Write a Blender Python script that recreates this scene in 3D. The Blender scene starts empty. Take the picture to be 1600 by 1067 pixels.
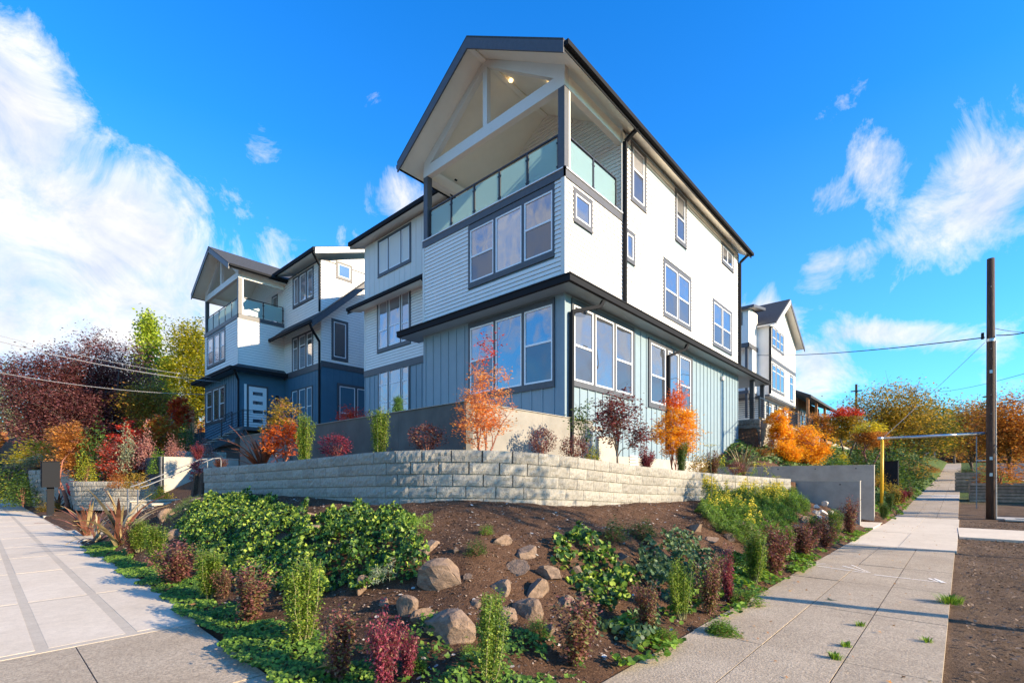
import bpy, math, random
import numpy as np
from mathutils import Vector, Matrix, noise as mnoise
random.seed(7)
RNG = np.random.default_rng(7)
S = bpy.context.scene
COL = S.collection
R = math.radians

# ------------------------------------------------------------------ camera, sky, sun, exposure
CAMH = 1.5
FPX = 758.0            # focal length in photo pixels
cam = bpy.data.cameras.new('camera')
cam.sensor_width = 36
cam.lens = FPX / 1600 * 36
cam.shift_y = (748 - 533.5) / 1600
cam.clip_start = 0.05
cam.clip_end = 6000
co = bpy.data.objects.new('camera', cam)
COL.objects.link(co)
co.location = (0, 0, CAMH)
co.rotation_euler = (R(90), 0, R(42) - R(90))
S.camera = co
S.view_settings.view_transform = 'Standard'
S.view_settings.look = 'None'
S.view_settings.exposure = 1.08
S.view_settings.gamma = 1
S.view_settings.use_curve_mapping = False

SUN_AZ = math.atan2(-0.96, 0.28)      # direction towards the sun, in the ground plane
SUN_EL = R(20.5)
sl = bpy.data.lights.new('sun', 'SUN')
sl.energy = 5.0
sl.angle = R(0.55)
sl.color = (1.0, 0.81, 0.56)
so = bpy.data.objects.new('sun', sl)
COL.objects.link(so)
sdir = Vector((math.cos(SUN_AZ) * math.cos(SUN_EL), math.sin(SUN_AZ) * math.cos(SUN_EL), math.sin(SUN_EL)))
so.rotation_euler = sdir.to_track_quat('Z', 'Y').to_euler()
so.location = (20, -30, 30)

W = bpy.data.worlds.new('World')
S.world = W
W.use_nodes = True
nt = W.node_tree
nt.nodes.clear()

def NN(t, typ, **kw):
    n = t.nodes.new(typ)
    for k, v in kw.items():
        setattr(n, k, v)
    return n

class NB:
    """small expression builder on a node tree"""
    def __init__(s, t): s.t = t
    def m(s, op, a, b=None, c=None, clamp=False):
        n = NN(s.t, 'ShaderNodeMath', operation=op, use_clamp=clamp)
        for i, v in enumerate((a, b, c)):
            if v is None: continue
            if isinstance(v, (int, float)): n.inputs[i].default_value = v
            else: s.t.links.new(v, n.inputs[i])
        return n.outputs[0]
    def mixc(s, f, a, b, typ='MIX'):
        n = NN(s.t, 'ShaderNodeMixRGB', blend_type=typ)
        for i, v in enumerate((f, a, b)):
            if isinstance(v, (int, float)): n.inputs[i].default_value = v
            elif isinstance(v, tuple): n.inputs[i].default_value = (*v, 1)
            else: s.t.links.new(v, n.inputs[i])
        return n.outputs[0]
    def ramp(s, f, stops, interp='LINEAR'):
        n = NN(s.t, 'ShaderNodeValToRGB')
        n.color_ramp.interpolation = interp
        el = n.color_ramp.elements
        while len(el) < len(stops): el.new(0.5)
        for e, (p, c) in zip(el, stops):
            e.position = p
            e.color = (*c, 1) if isinstance(c, tuple) else (c, c, c, 1)
        s.t.links.new(f, n.inputs[0])
        return n.outputs[0]
    def noise(s, vec, scale, detail=4, rough=0.55, dist=0.0):
        n = NN(s.t, 'ShaderNodeTexNoise')
        n.inputs['Scale'].default_value = scale
        n.inputs['Detail'].default_value = detail
        n.inputs['Roughness'].default_value = rough
        n.inputs['Distortion'].default_value = dist
        if vec is not None: s.t.links.new(vec, n.inputs['Vector'])
        return n.outputs['Fac']

b = NB(nt)
sky = NN(nt, 'ShaderNodeTexSky', sky_type='NISHITA')
sky.sun_disc = False
sky.sun_elevation = SUN_EL
sky.sun_rotation = math.pi / 2 - SUN_AZ
sky.altitude = 100
sky.air_density = 1.15
sky.dust_density = 0.25
sky.ozone_density = 2.2
tc = NN(nt, 'ShaderNodeTexCoord')
sp = NN(nt, 'ShaderNodeSeparateXYZ')
nt.links.new(tc.outputs['Generated'], sp.inputs[0])
sx, sy, sz = sp.outputs
az = b.m('MULTIPLY', b.m('ARCTAN2', sy, sx), 57.2958)
el = b.m('MULTIPLY', b.m('ARCSINE', sz), 57.2958)
# cloud layer seen as a plane high above
zc = b.m('ADD', b.m('MAXIMUM', sz, 0.0), 0.22)
cv = NN(nt, 'ShaderNodeCombineXYZ')
nt.links.new(b.m('DIVIDE', sx, zc), cv.inputs[0])
nt.links.new(b.m('DIVIDE', sy, zc), cv.inputs[1])
big = b.noise(tc.outputs['Generated'], 3.4, 10, 0.56, 0.25)
wisp = b.noise(tc.outputs['Generated'], 8.0, 12, 0.68, 0.6)
fine = b.noise(tc.outputs['Generated'], 6.0, 7, 0.6, 0.3)
# cloud banks: azimuth, elevation, half widths, turn, weight (degrees)
BANKS = [(84, 14, 22, 14, -32, 1.0), (99, 36, 13, 11, -50, .66), (104, 10, 26, 12, 0, .95), (70, 22, 8, 6, -40, .6), (66, 5, 18, 5, 0, .55), (76, 12, 9, 7, 20, .5),
         (-2.0, 22, 6.5, 5.6, 30, .90), (4.8, 27.5, 3.0, 5.0, 35, .60), (5.5, 20.5, 3.5, 3.0, 30, .44), (7, 33.5, 5, 2.0, 30, .56), (9, 26, 2.8, 3.0, 40, .54), (10, 20, 4, 2.5, 20, .5), (-14, 26, 8, 7, 20, .6),
         (14.5, 16.5, 4.0, 3.0, 0, .66), (10.5, 11, 4.0, 3.0, 0, .70), (4, 13.2, 6.5, 1.4, -12, .56), (18.5, 24, 1.6, 1.5, 0, .46),
         (55, 30, 4.5, 3.0, 0, .62), (38, 50, 6, 4, 0, .56), (80, 21, 9, 7.5, 0, .95), (73, 18.5, 6.5, 5.5, 0, .9), (88, 27, 6, 7, 0, .85), (57, 37, 5, 2.4, 0, .5), (70, 31, 4, 2, 0, .42), (-40, 20, 25, 14, 0, .8), (150, 25, 30, 15, 0, .85), (-140, 22, 40, 13, 0, .8), (-95, 40, 14, 9, 0, .4)]
acc = None
for (a, e, wa, we, rot, wt) in BANKS:
    da = b.m('SUBTRACT', az, a)
    de = b.m('SUBTRACT', el, e)
    if rot:
        c_, s_ = math.cos(R(rot)), math.sin(R(rot))
        u = b.m('MULTIPLY_ADD', da, -c_, b.m('MULTIPLY', de, s_))
        v = b.m('MULTIPLY_ADD', da, s_, b.m('MULTIPLY', de, c_))
    else:
        u, v = da, de
    u = b.m('DIVIDE', u, wa); v = b.m('DIVIDE', v, we)
    q = b.m('ADD', b.m('MULTIPLY', u, u), b.m('MULTIPLY', v, v))
    g = b.m('MULTIPLY', b.m('EXPONENT', b.m('MULTIPLY', q, -1.0)), wt)
    acc = g if acc is None else b.m('MAXIMUM', acc, g)
dens = b.m('ADD', acc, b.m('MULTIPLY', b.m('SUBTRACT', big, 0.5), 1.35))
dens = b.m('ADD', dens, b.m('MULTIPLY', b.m('SUBTRACT', wisp, 0.5), 1.6))
cl = b.ramp(dens, [(0.36, 0.0), (0.52, 0.38), (0.70, 0.78), (1.0, 1.0)])
# a little haze near the horizon
hz = b.ramp(b.m('DIVIDE', el, 60.0), [(0.0, 0.60), (0.25, 0.26), (0.55, 0.05), (0.9, 0.0)])
hs = NN(nt, 'ShaderNodeHueSaturation')
hs.inputs['Saturation'].default_value = 1.42
hs.inputs['Value'].default_value = 1.0
nt.links.new(sky.outputs[0], hs.inputs['Color'])
SKYK = 0.150
skyc = b.mixc(1.0, hs.outputs[0], (0.25, 0.90, 1.26), 'MULTIPLY')
skyc = b.mixc(b.m('MULTIPLY', hz, 0.85), skyc, (1.35, 2.25, 3.9))
shade = b.ramp(b.m('ADD', b.m('MULTIPLY', fine, 0.55), b.m('MULTIPLY', wisp, 0.45)), [(0.38, (2.3, 2.5, 2.95)), (0.50, (3.3, 3.25, 3.2)), (0.60, (4.2, 3.95, 3.6))])
full = b.mixc(b.m('MULTIPLY', cl, 0.94), skyc, shade)
bg = NN(nt, 'ShaderNodeBackground')
bg.inputs['Strength'].default_value = SKYK
nt.links.new(full, bg.inputs['Color'])
wo = NN(nt, 'ShaderNodeOutputWorld')
nt.links.new(bg.outputs[0], wo.inputs['Surface'])

S.render.engine = 'CYCLES'
S.cycles.max_bounces = 6
S.cycles.transparent_max_bounces = 8

# ------------------------------------------------------------------ pixel helper: a photo pixel to a place in the world
CF, SF = math.cos(R(42)), math.sin(R(42))
def ray(px, py):
    r = (px - 800) / FPX
    return (CF + SF * r, SF - CF * r, (748 - py) / FPX)
def D(px, py, t):
    d = ray(px, py)
    return (d[0] * t, d[1] * t, CAMH + d[2] * t)

# ------------------------------------------------------------------ mesh helpers
def tag(o, label=None, cat=None, group=None, kind=None):
    if label: o['label'] = label
    if cat: o['category'] = cat
    if group: o['group'] = group
    if kind: o['kind'] = kind
    return o

def empty(name, loc=(0, 0, 0), rz=0, label=None, cat=None, group=None, kind=None):
    o = bpy.data.objects.new(name, None)
    o.empty_display_size = 0.2
    COL.objects.link(o)
    o.location = loc
    o.rotation_euler = (0, 0, rz)
    return tag(o, label, cat, group, kind)

def link(name, me, parent=None, loc=(0, 0, 0), rot=(0, 0, 0), sc=(1, 1, 1)):
    o = bpy.data.objects.new(name, me)
    COL.objects.link(o)
    if parent is not None: o.parent = parent
    o.location = loc; o.rotation_euler = rot; o.scale = sc
    return o

def top(o):
    while o.parent is not None: o = o.parent
    return o

def copy_tree(o, parent=None):
    c = o.copy(); COL.objects.link(c); c.parent = parent
    for ch in list(o.children): copy_tree(ch, c)
    return c

def mesh_np(name, V, F, mat, smooth=False):
    """V (n,3); F (m,k) of one face size"""
    me = bpy.data.meshes.new(name)
    V = np.asarray(V, dtype=np.float32); F = np.asarray(F, dtype=np.int32)
    k = F.shape[1]
    me.vertices.add(len(V)); me.vertices.foreach_set('co', V.ravel())
    me.loops.add(F.size); me.loops.foreach_set('vertex_index', F.ravel())
    me.polygons.add(len(F))
    me.polygons.foreach_set('loop_start', np.arange(0, F.size, k, dtype=np.int32))
    me.update(calc_edges=True)
    if smooth: me.polygons.foreach_set('use_smooth', np.ones(len(F), dtype=bool))
    if mat: me.materials.append(mat)
    return me

class MB:
    def __init__(s): s.v = []; s.f = []
    def add(s, vs, fs):
        n = len(s.v)
        s.v += [tuple(p) for p in vs]
        s.f += [tuple(i + n for i in f) for f in fs]
        return s
    def box(s, x0, x1, y0, y1, z0, z1):
        x0, x1 = min(x0, x1), max(x0, x1); y0, y1 = min(y0, y1), max(y0, y1); z0, z1 = min(z0, z1), max(z0, z1)
        return s.add([(x0, y0, z0), (x1, y0, z0), (x1, y1, z0), (x0, y1, z0), (x0, y0, z1), (x1, y0, z1), (x1, y1, z1), (x0, y1, z1)],
                     [(3, 2, 1, 0), (4, 5, 6, 7), (0, 1, 5, 4), (1, 2, 6, 5), (2, 3, 7, 6), (3, 0, 4, 7)])
    def quad(s, *p): return s.add(p, [tuple(range(len(p)))])
    def hexa(s, p):   # 8 corners, bottom four then top four
        return s.add(p, [(3, 2, 1, 0), (4, 5, 6, 7), (0, 1, 5, 4), (1, 2, 6, 5), (2, 3, 7, 6), (3, 0, 4, 7)])
    def slab(s, c, th):    # four top corners, thickness straight down
        return s.hexa([(x, y, z - th) for x, y, z in c] + list(c))
    def prism(s, poly, off):  # polygon (3d points) pushed by off
        n = len(poly)
        q = [tuple(a + o for a, o in zip(p, off)) for p in poly]
        fs = [tuple(range(n))[::-1], tuple(range(n, 2 * n))]
        fs += [(i, (i + 1) % n, n + (i + 1) % n, n + i) for i in range(n)]
        return s.add(list(poly) + q, fs)
    def beam(s, p0, p1, w, h):
        p0 = Vector(p0); p1 = Vector(p1); d = (p1 - p0).normalized()
        up = Vector((0, 0, 1)) if abs(d.z) < .98 else Vector((1, 0, 0))
        a = d.cross(up).normalized() * (w / 2); c = a.cross(d).normalized() * (h / 2)
        return s.hexa([p0 - a - c, p0 + a - c, p0 + a + c, p0 - a + c, p1 - a - c, p1 + a - c, p1 + a + c, p1 - a + c])
    def tube(s, path, r, n=6, caps=True):
        path = [Vector(p) for p in path]
        rr = r if isinstance(r, (list, tuple)) else [r] * len(path)
        base = len(s.v)
        for i, p in enumerate(path):
            d = (path[min(i + 1, len(path) - 1)] - path[max(i - 1, 0)])
            if d.length < 1e-9: d = Vector((0, 0, 1))
            d.normalize()
            up = Vector((0, 0, 1)) if abs(d.z) < .9 else Vector((1, 0, 0))
            a = d.cross(up).normalized(); c = a.cross(d)
            for k in range(n):
                t = 2 * math.pi * k / n
                s.v.append(tuple(p + (a * math.cos(t) + c * math.sin(t)) * rr[i]))
        for i in range(len(path) - 1):
            for k in range(n):
                s.f.append((base + i * n + k, base + i * n + (k + 1) % n, base + (i + 1) * n + (k + 1) % n, base + (i + 1) * n + k))
        if caps:
            s.f.append(tuple(base + k for k in range(n))[::-1])
            s.f.append(tuple(base + (len(path) - 1) * n + k for k in range(n)))
        return s
    def build(s, name, mat, parent=None, smooth=False, kind=None, local=False):
        org = Vector((0, 0, 0))
        if parent is not None and not local: org = top(parent).location
        me = bpy.data.meshes.new(name)
        me.from_pydata([tuple(Vector(p) - org) for p in s.v], [], s.f)
        if smooth:
            for p in me.polygons: p.use_smooth = True
        me.materials.append(mat)
        me.validate(); me.update()
        o = link(name, me, parent)
        if kind: o['kind'] = kind
        return o

# ------------------------------------------------------------------ materials
MATS = {}
def mat(name, col, rough=0.6, var=0.0, vscale=3.0, bump=0.0, bscale=40.0, metal=0.0, spec=0.5, rand=0.0, col2=None, stretch=None, detail=5):
    m = bpy.data.materials.new(name); m.use_nodes = True
    t = m.node_tree; p = t.nodes['Principled BSDF']; q = NB(t)
    p.inputs['Roughness'].default_value = rough
    p.inputs['Metallic'].default_value = metal
    p.inputs['Specular IOR Level'].default_value = spec
    tcn = NN(t, 'ShaderNodeTexCoord'); vec = tcn.outputs['Object']
    if stretch:
        mp = NN(t, 'ShaderNodeMapping'); mp.inputs['Scale'].default_value = stretch
        t.links.new(vec, mp.inputs[0]); vec = mp.outputs[0]
    c = None
    if var or col2:
        f = q.noise(vec, vscale, detail, 0.6)
        c2 = col2 if col2 else tuple(v * (1 + var) for v in col)
        c1 = col if col2 else tuple(v * (1 - var) for v in col)
        c = q.mixc(q.ramp(f, [(0.32, 0.0), (0.68, 1.0)]), c1, c2)
    if rand:
        oi = NN(t, 'ShaderNodeObjectInfo')
        k = q.m('MULTIPLY_ADD', oi.outputs['Random'], 2 * rand, 1 - rand)
        n = NN(t, 'ShaderNodeVectorMath', operation='SCALE')
        if c is None:
            n.inputs[0].default_value = col
        else: t.links.new(c, n.inputs[0])
        t.links.new(k, n.inputs['Scale']); c = n.outputs[0]
    if c is None: p.inputs['Base Color'].default_value = (*col, 1)
    else: t.links.new(c, p.inputs['Base Color'])
    if bump:
        f = q.noise(vec, bscale, 6, 0.65)
        bn = NN(t, 'ShaderNodeBump'); bn.inputs['Strength'].default_value = bump; bn.inputs['Distance'].default_value = 0.02
        t.links.new(f, bn.inputs['Height']); t.links.new(bn.outputs[0], p.inputs['Normal'])
    MATS[name] = m
    return m

def leafmat(name, cols, trans=0.35, rough=0.5, patch=2.0):
    m = bpy.data.materials.new(name); m.use_nodes = True
    t = m.node_tree; p = t.nodes['Principled BSDF']; q = NB(t)
    g = NN(t, 'ShaderNodeNewGeometry')
    tcn = NN(t, 'ShaderNodeTexCoord')
    f = q.m('ADD', q.m('MULTIPLY', g.outputs['Random Per Island'], 0.62), q.m('MULTIPLY', q.noise(tcn.outputs['Object'], patch, 3, 0.6), 0.40), clamp=True)
    n = len(cols)
    c = q.ramp(f, [(0.12 + 0.76 * i / max(n - 1, 1), col) for i, col in enumerate(cols)])
    p.inputs['Roughness'].default_value = rough
    p.inputs['Specular IOR Level'].default_value = 0.35
    t.links.new(c, p.inputs['Base Color'])
    tr = NN(t, 'ShaderNodeBsdfTranslucent')
    cb = q.mixc(1.0, c, (1.25, 1.2, 0.8), 'MULTIPLY')
    t.links.new(cb, tr.inputs['Color'])
    mx = NN(t, 'ShaderNodeMixShader'); mx.inputs[0].default_value = trans
    t.links.new(p.outputs[0], mx.inputs[1]); t.links.new(tr.outputs[0], mx.inputs[2])
    out = [x for x in t.nodes if x.type == 'OUTPUT_MATERIAL'][0]
    t.links.new(mx.outputs[0], out.inputs['Surface'])
    MATS[name] = m
    return m

WHITE = mat('white siding paint', (.82, .785, .735), .55, var=.03, vscale=1.5, bump=.06, bscale=60)
WHITE2 = mat('white board paint', (.70, .67, .62), .55, var=.03, vscale=1.5)
CREAM = mat('cream soffit paint', (.86, .80, .69), .6, var=.03, vscale=2)
TRIM = mat('charcoal trim paint', (.072, .074, .084), .5, var=.12, vscale=8, bump=.08, bscale=60)
LBLUE = mat('pale blue paint', (.215, .290, .335), .55, var=.04, vscale=2, bump=.06, bscale=50)
DBLUE = mat('deep blue paint', (.052, .135, .200), .55, var=.06, vscale=2, bump=.06, bscale=50)
GUT = mat('black gutter metal', (.020, .021, .024), .8, spec=.1)
SHING = mat('dark roof shingle', (.045, .047, .05), .85, var=.4, vscale=14, bump=.7, bscale=30, stretch=(1, 1, 1))
SASH = mat('white vinyl sash', (.82, .83, .85), .35)
DARKM = mat('dark railing metal', (.03, .033, .04), .4, metal=.3)
GALV = mat('galvanised steel', (.45, .46, .47), .38, metal=.85, var=.1, vscale=20)
PAINTW = mat('white door paint', (.78, .79, .80), .4)
CONC = mat('grey board-formed concrete', (.30, .28, .25), .85, var=.16, vscale=2.2, bump=.30, bscale=14, detail=8)
CONC_SHADE = mat('concrete with painted shade', (.120, .112, .098), .85, var=.22, vscale=1.6, bump=.30, bscale=14, detail=8)  # terrace concrete for the shaded face, shade put into a darker base colour
CONC_SUN = mat('concrete with painted sunlight', (.27, .25, .215), .85, var=.16, vscale=1.8, bump=.3, bscale=14, detail=8)  # same terrace concrete for the sunlit face, sunlight painted in as a paler tone
CONC2 = mat('light concrete', (.42, .385, .325), .85, var=.10, vscale=3, bump=.15, bscale=30)
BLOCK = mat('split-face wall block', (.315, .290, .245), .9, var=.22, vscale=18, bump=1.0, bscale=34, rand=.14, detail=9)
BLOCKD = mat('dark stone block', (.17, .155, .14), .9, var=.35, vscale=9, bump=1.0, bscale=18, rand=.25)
YEL = mat('yellow plastic guard', (.75, .42, .02), .45)
WOODP = mat('weathered utility pole wood', (.055, .030, .020), .8, var=.35, vscale=10, bump=.8, bscale=18, stretch=(3, 3, .25))
WOOD = mat('planter board wood', (.34, .23, .15), .8, var=.3, vscale=6, bump=.4, bscale=20, rand=.2)
FENCE = mat('cedar fence wood', (.36, .16, .06), .75, var=.25, vscale=4, bump=.3, bscale=16, rand=.15)
BARK = mat('grey brown bark', (.12, .09, .07), .9, var=.35, vscale=14, bump=.6, bscale=30)
BARKR = mat('reddish twig bark', (.30, .12, .08), .8, var=.25, vscale=14)
STEMG = mat('green brown stem', (.20, .19, .08), .8, var=.25, vscale=14)
ROCK = mat('brown basalt rock', (.225, .150, .100), .9, var=.38, vscale=3.2, bump=.9, bscale=9, rand=.18, detail=9)
STONEW = mat('white river stone', (.58, .52, .45), .8, var=.15, vscale=20)
BLACKC = mat('black car paint', (.012, .014, .02), .2, spec=.7)
REDC = mat('red car paint', (.35, .02, .03), .25, spec=.7)
RUBBER = mat('tyre rubber', (.02, .02, .02), .8)
CHALK = mat('white survey paint', (.92, .88, .80), .9, var=.2, vscale=30)
BROWNH = mat('brown house siding', (.13, .075, .05), .8, var=.2, vscale=3)
WIRE = mat('black cable', (.02, .02, .022), .6)
GALVD = mat('dull galvanised pipe', (.26, .26, .26), .6, metal=.4, var=.1, vscale=20)
WIREL = mat('bare metal cable', (.55, .53, .5), .4, metal=.6)
ASPH = mat('asphalt', (.055, .055, .057), .9, var=.25, vscale=1.2, bump=.5, bscale=120, detail=8)
PAPER = mat('white panel', (.72, .72, .74), .5)

def glassmat(name, base, refl, rough=.02, curtain=False):
    m = bpy.data.materials.new(name); m.use_nodes = True
    t = m.node_tree; p = t.nodes['Principled BSDF']; q = NB(t)
    oi = NN(t, 'ShaderNodeObjectInfo'); tcn = NN(t, 'ShaderNodeTexCoord')
    f = q.noise(tcn.outputs['Object'], .55, 3, .5)
    k = q.m('ADD', q.m('MULTIPLY', oi.outputs['Random'], .5), q.m('MULTIPLY', f, .7))
    c = q.mixc(k, tuple(v * .45 for v in base), tuple(v * 1.5 for v in base))
    t.links.new(c, p.inputs['Base Color'])
    p.inputs['Roughness'].default_value = .5
    p.inputs['Specular IOR Level'].default_value = .2
    gl = NN(t, 'ShaderNodeBsdfGlossy'); gl.inputs['Roughness'].default_value = rough
    gl.inputs['Color'].default_value = (.93, .94, 1.0, 1)
    # pane slightly wavy, as float glass seen at a slant
    bn = NN(t, 'ShaderNodeBump'); bn.inputs['Strength'].default_value = .30; bn.inputs['Distance'].default_value = .08
    vo = NN(t, 'ShaderNodeVectorMath', operation='ADD'); t.links.new(tcn.outputs['Object'], vo.inputs[0]); t.links.new(q.m('MULTIPLY', oi.outputs['Random'], 40.0), vo.inputs[1]); t.links.new(q.noise(vo.outputs[0], 1.1, 1, .4), bn.inputs['Height']); t.links.new(bn.outputs[0], gl.inputs['Normal'])
    lw = NN(t, 'ShaderNodeLayerWeight'); lw.inputs[0].default_value = .35
    fac = q.m('ADD', q.m('MULTIPLY', lw.outputs['Fresnel'], .8), refl, clamp=True)
    mx = NN(t, 'ShaderNodeMixShader')
    t.links.new(fac, mx.inputs[0]); t.links.new(p.outputs[0], mx.inputs[1]); t.links.new(gl.outputs[0], mx.inputs[2])
    out = [x for x in t.nodes if x.type == 'OUTPUT_MATERIAL'][0]
    t.links.new(mx.outputs[0], out.inputs['Surface'])
    return m
GLASS = glassmat('window glass', (.045, .050, .062), .24)
GLASSC = glassmat('window glass before a pale blind', (.22, .215, .23), .22)
SCREEN = glassmat('window glass behind an insect screen', (.035, .037, .045), .08, rough=.10)

def frostmat():
    m = bpy.data.materials.new('frosted rail glass'); m.use_nodes = True
    t = m.node_tree; p = t.nodes['Principled BSDF']
    p.inputs['Base Color'].default_value = (.42, .56, .56, 1); p.inputs['Roughness'].default_value = .18
    tr = NN(t, 'ShaderNodeBsdfTranslucent'); tr.inputs['Color'].default_value = (.66, .84, .82, 1)
    tp = NN(t, 'ShaderNodeBsdfTransparent'); tp.inputs['Color'].default_value = (.7, .85, .85, 1)
    m1 = NN(t, 'ShaderNodeMixShader'); m1.inputs[0].default_value = .5
    m2 = NN(t, 'ShaderNodeMixShader'); m2.inputs[0].default_value = .12
    t.links.new(p.outputs[0], m1.inputs[1]); t.links.new(tr.outputs[0], m1.inputs[2])
    t.links.new(m1.outputs[0], m2.inputs[1]); t.links.new(tp.outputs[0], m2.inputs[2])
    out = [x for x in t.nodes if x.type == 'OUTPUT_MATERIAL'][0]
    t.links.new(m2.outputs[0], out.inputs['Surface'])
    return m
FROST = frostmat()

def lampmat(name, col, k):
    m = bpy.data.materials.new(name); m.use_nodes = True
    p = m.node_tree.nodes['Principled BSDF']
    p.inputs['Emission Color'].default_value = (*col, 1); p.inputs['Emission Strength'].default_value = k
    p.inputs['Base Color'].default_value = (*col, 1)
    return m
LAMP = lampmat('lit lamp', (1, .72, .35), 1.3)

def slabmat(name, c1, c2, fines, bump, agg=True):
    m = bpy.data.materials.new(name); m.use_nodes = True
    t = m.node_tree; p = t.nodes['Principled BSDF']; q = NB(t)
    p.inputs['Roughness'].default_value = .9
    tcn = NN(t, 'ShaderNodeTexCoord'); vec = tcn.outputs['Object']
    oi = NN(t, 'ShaderNodeObjectInfo')
    big = q.noise(vec, .9, 6, .65); mid = q.noise(vec, 9, 5, .65); fn = q.noise(vec, fines, 3, .7)
    c = q.mixc(q.ramp(big, [(.3, 0.), (.7, 1.)]), c1, c2)
    k = q.m('ADD', q.m('MULTIPLY', mid, .35), q.m('MULTIPLY', q.ramp(fn, [(.35, 0.), (.65, 1.)]), .55 if agg else .14))
    k = q.m('ADD', k, q.m('MULTIPLY', oi.outputs['Random'], .10))
    k = q.m('ADD', k, .42 if agg else .70)
    n = NN(t, 'ShaderNodeVectorMath', operation='SCALE'); t.links.new(c, n.inputs[0]); t.links.new(k, n.inputs['Scale'])
    # dark stains
    st = q.ramp(q.noise(vec, 2.3, 7, .7), [(.60, 0.), (.74, 1.)])
    c = q.mixc(q.m('MULTIPLY', st, .35), n.outputs[0], tuple(v * .45 for v in c1))
    t.links.new(c, p.inputs['Base Color'])
    bn = NN(t, 'ShaderNodeBump'); bn.inputs['Strength'].default_value = bump; bn.inputs['Distance'].default_value = .006
    t.links.new(fn, bn.inputs['Height']); t.links.new(bn.outputs[0], p.inputs['Normal'])
    return m
OLDC = slabmat('old exposed aggregate concrete', (.37, .285, .190), (.50, .40, .28), 60, 1.0)
NEWC = slabmat('new pale concrete', (.56, .465, .345), (.66, .56, .43), 60, .3, agg=False)
BAND = slabmat('smooth troweled concrete band', (.44, .37, .28), (.51, .44, .34), 60, .2, agg=False)

def soilmat():
    m = bpy.data.materials.new('ground soil'); m.use_nodes = True
    t = m.node_tree; p = t.nodes['Principled BSDF']; q = NB(t)
    p.inputs['Roughness'].default_value = .95; p.inputs['Specular IOR Level'].default_value = .15
    g = NN(t, 'ShaderNodeNewGeometry'); vec = g.outputs['Position']
    spx = NN(t, 'ShaderNodeSeparateXYZ'); t.links.new(vec, spx.inputs[0])
    fn = q.noise(vec, 60, 5, .75); md = q.noise(vec, 7, 6, .65); bg_ = q.noise(vec, .9, 5, .6)
    k = q.m('ADD', q.m('MULTIPLY', fn, .75), q.m('MULTIPLY', md, .25))
    mulch = q.ramp(k, [(.32, (.030, .015, .009)), (.50, (.105, .056, .032)), (.60, (.17, .095, .055)), (.70, (.32, .21, .13))])
    dirt = q.ramp(q.m('ADD', q.m('MULTIPLY', k, .75), q.m('MULTIPLY', bg_, .25)), [(.36, (.045, .028, .017)), (.48, (.115, .072, .042)), (.56, (.19, .125, .078)), (.66, (.34, .24, .16))])
    grass = q.ramp(k, [(.30, (.03, .05, .012)), (.5, (.07, .11, .025)), (.70, (.17, .17, .06))])
    md2 = q.m('ADD', spx.outputs[1], q.m('MULTIPLY', md, .3))
    fd = q.ramp(q.m('MULTIPLY_ADD', md2, -1.0, .75), [(0., 0.), (.3, 1.)])     # dirt on the street side
    c = q.mixc(fd, mulch, dirt)
    far = q.ramp(q.m('DIVIDE', q.m('ADD', spx.outputs[0], q.m('MULTIPLY', bg_, 8.)), 100.), [(.36, 0.), (.42, 1.)])
    c = q.mixc(far, c, grass)
    t.links.new(c, p.inputs['Base Color'])
    bn = NN(t, 'ShaderNodeBump'); bn.inputs['Strength'].default_value = .9; bn.inputs['Distance'].default_value = .03
    t.links.new(k, bn.inputs['Height']); t.links.new(bn.outputs[0], p.inputs['Normal'])
    return m
SOIL = soilmat()

# foliage
L_IVY = leafmat('ivy leaves', [(.008, .028, .010), (.014, .045, .013), (.030, .085, .016), (.09, .18, .022), (.30, .40, .05), (.50, .58, .10)], .25)
L_IVYG = leafmat('ivy leaves grey green', [(.02, .05, .025), (.05, .10, .05), (.12, .20, .08), (.22, .26, .09)], .25)
L_BOX = leafmat('box leaves', [(0.037, 0.088, 0.015), (0.100, 0.188, 0.025), (0.250, 0.338, 0.044), (0.425, 0.475, 0.075)], .35)
L_PUR = leafmat('purple shrub leaves', [(0.048, 0.023, 0.027), (0.142, 0.048, 0.053), (0.285, 0.104, 0.095), (0.418, 0.266, 0.133)], .3)
L_PURG = leafmat('purple and green shrub leaves', [(0.085, 0.034, 0.034), (0.204, 0.076, 0.060), (0.170, 0.204, 0.060), (0.408, 0.170, 0.102)], .3)
L_CRIM = leafmat('crimson shrub leaves', [(0.096, 0.016, 0.029), (0.272, 0.040, 0.072), (0.448, 0.096, 0.128)], .35)
L_RED = leafmat('red maple leaves', [(0.243, 0.020, 0.016), (0.567, 0.047, 0.030), (0.810, 0.121, 0.041)], .45)
L_ORED = leafmat('orange red maple leaves', [(0.345, 0.057, 0.023), (0.713, 0.161, 0.034), (0.828, 0.276, 0.057)], .45)
L_CORAL = leafmat('coral orange maple leaves', [(.60, .16, .06), (.82, .33, .09), (.88, .54, .20)], .5)
L_ORAN = leafmat('bright orange leaves', [(.55, .20, .012), (.82, .40, .02), (.88, .55, .06)], .45)
L_YEL = leafmat('yellow leaves', [(.30, .26, .02), (.62, .50, .03), (.80, .66, .05)], .45)
L_YGR = leafmat('yellow green tree leaves', [(0.084, 0.126, 0.014), (0.308, 0.322, 0.028), (0.588, 0.532, 0.049)], .4)
L_LIME = leafmat('lime conifer needles', [(0.105, 0.180, 0.015), (0.330, 0.420, 0.030), (0.540, 0.600, 0.075)], .3)
L_SPR = leafmat('spruce needles', [(0.026, 0.078, 0.019), (0.078, 0.169, 0.039), (0.156, 0.286, 0.052)], .2)
L_PLUM = leafmat('dark plum leaves', [(.060, .022, .030), (.15, .050, .060), (.28, .105, .105), (.42, .22, .18)], .35)
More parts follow.
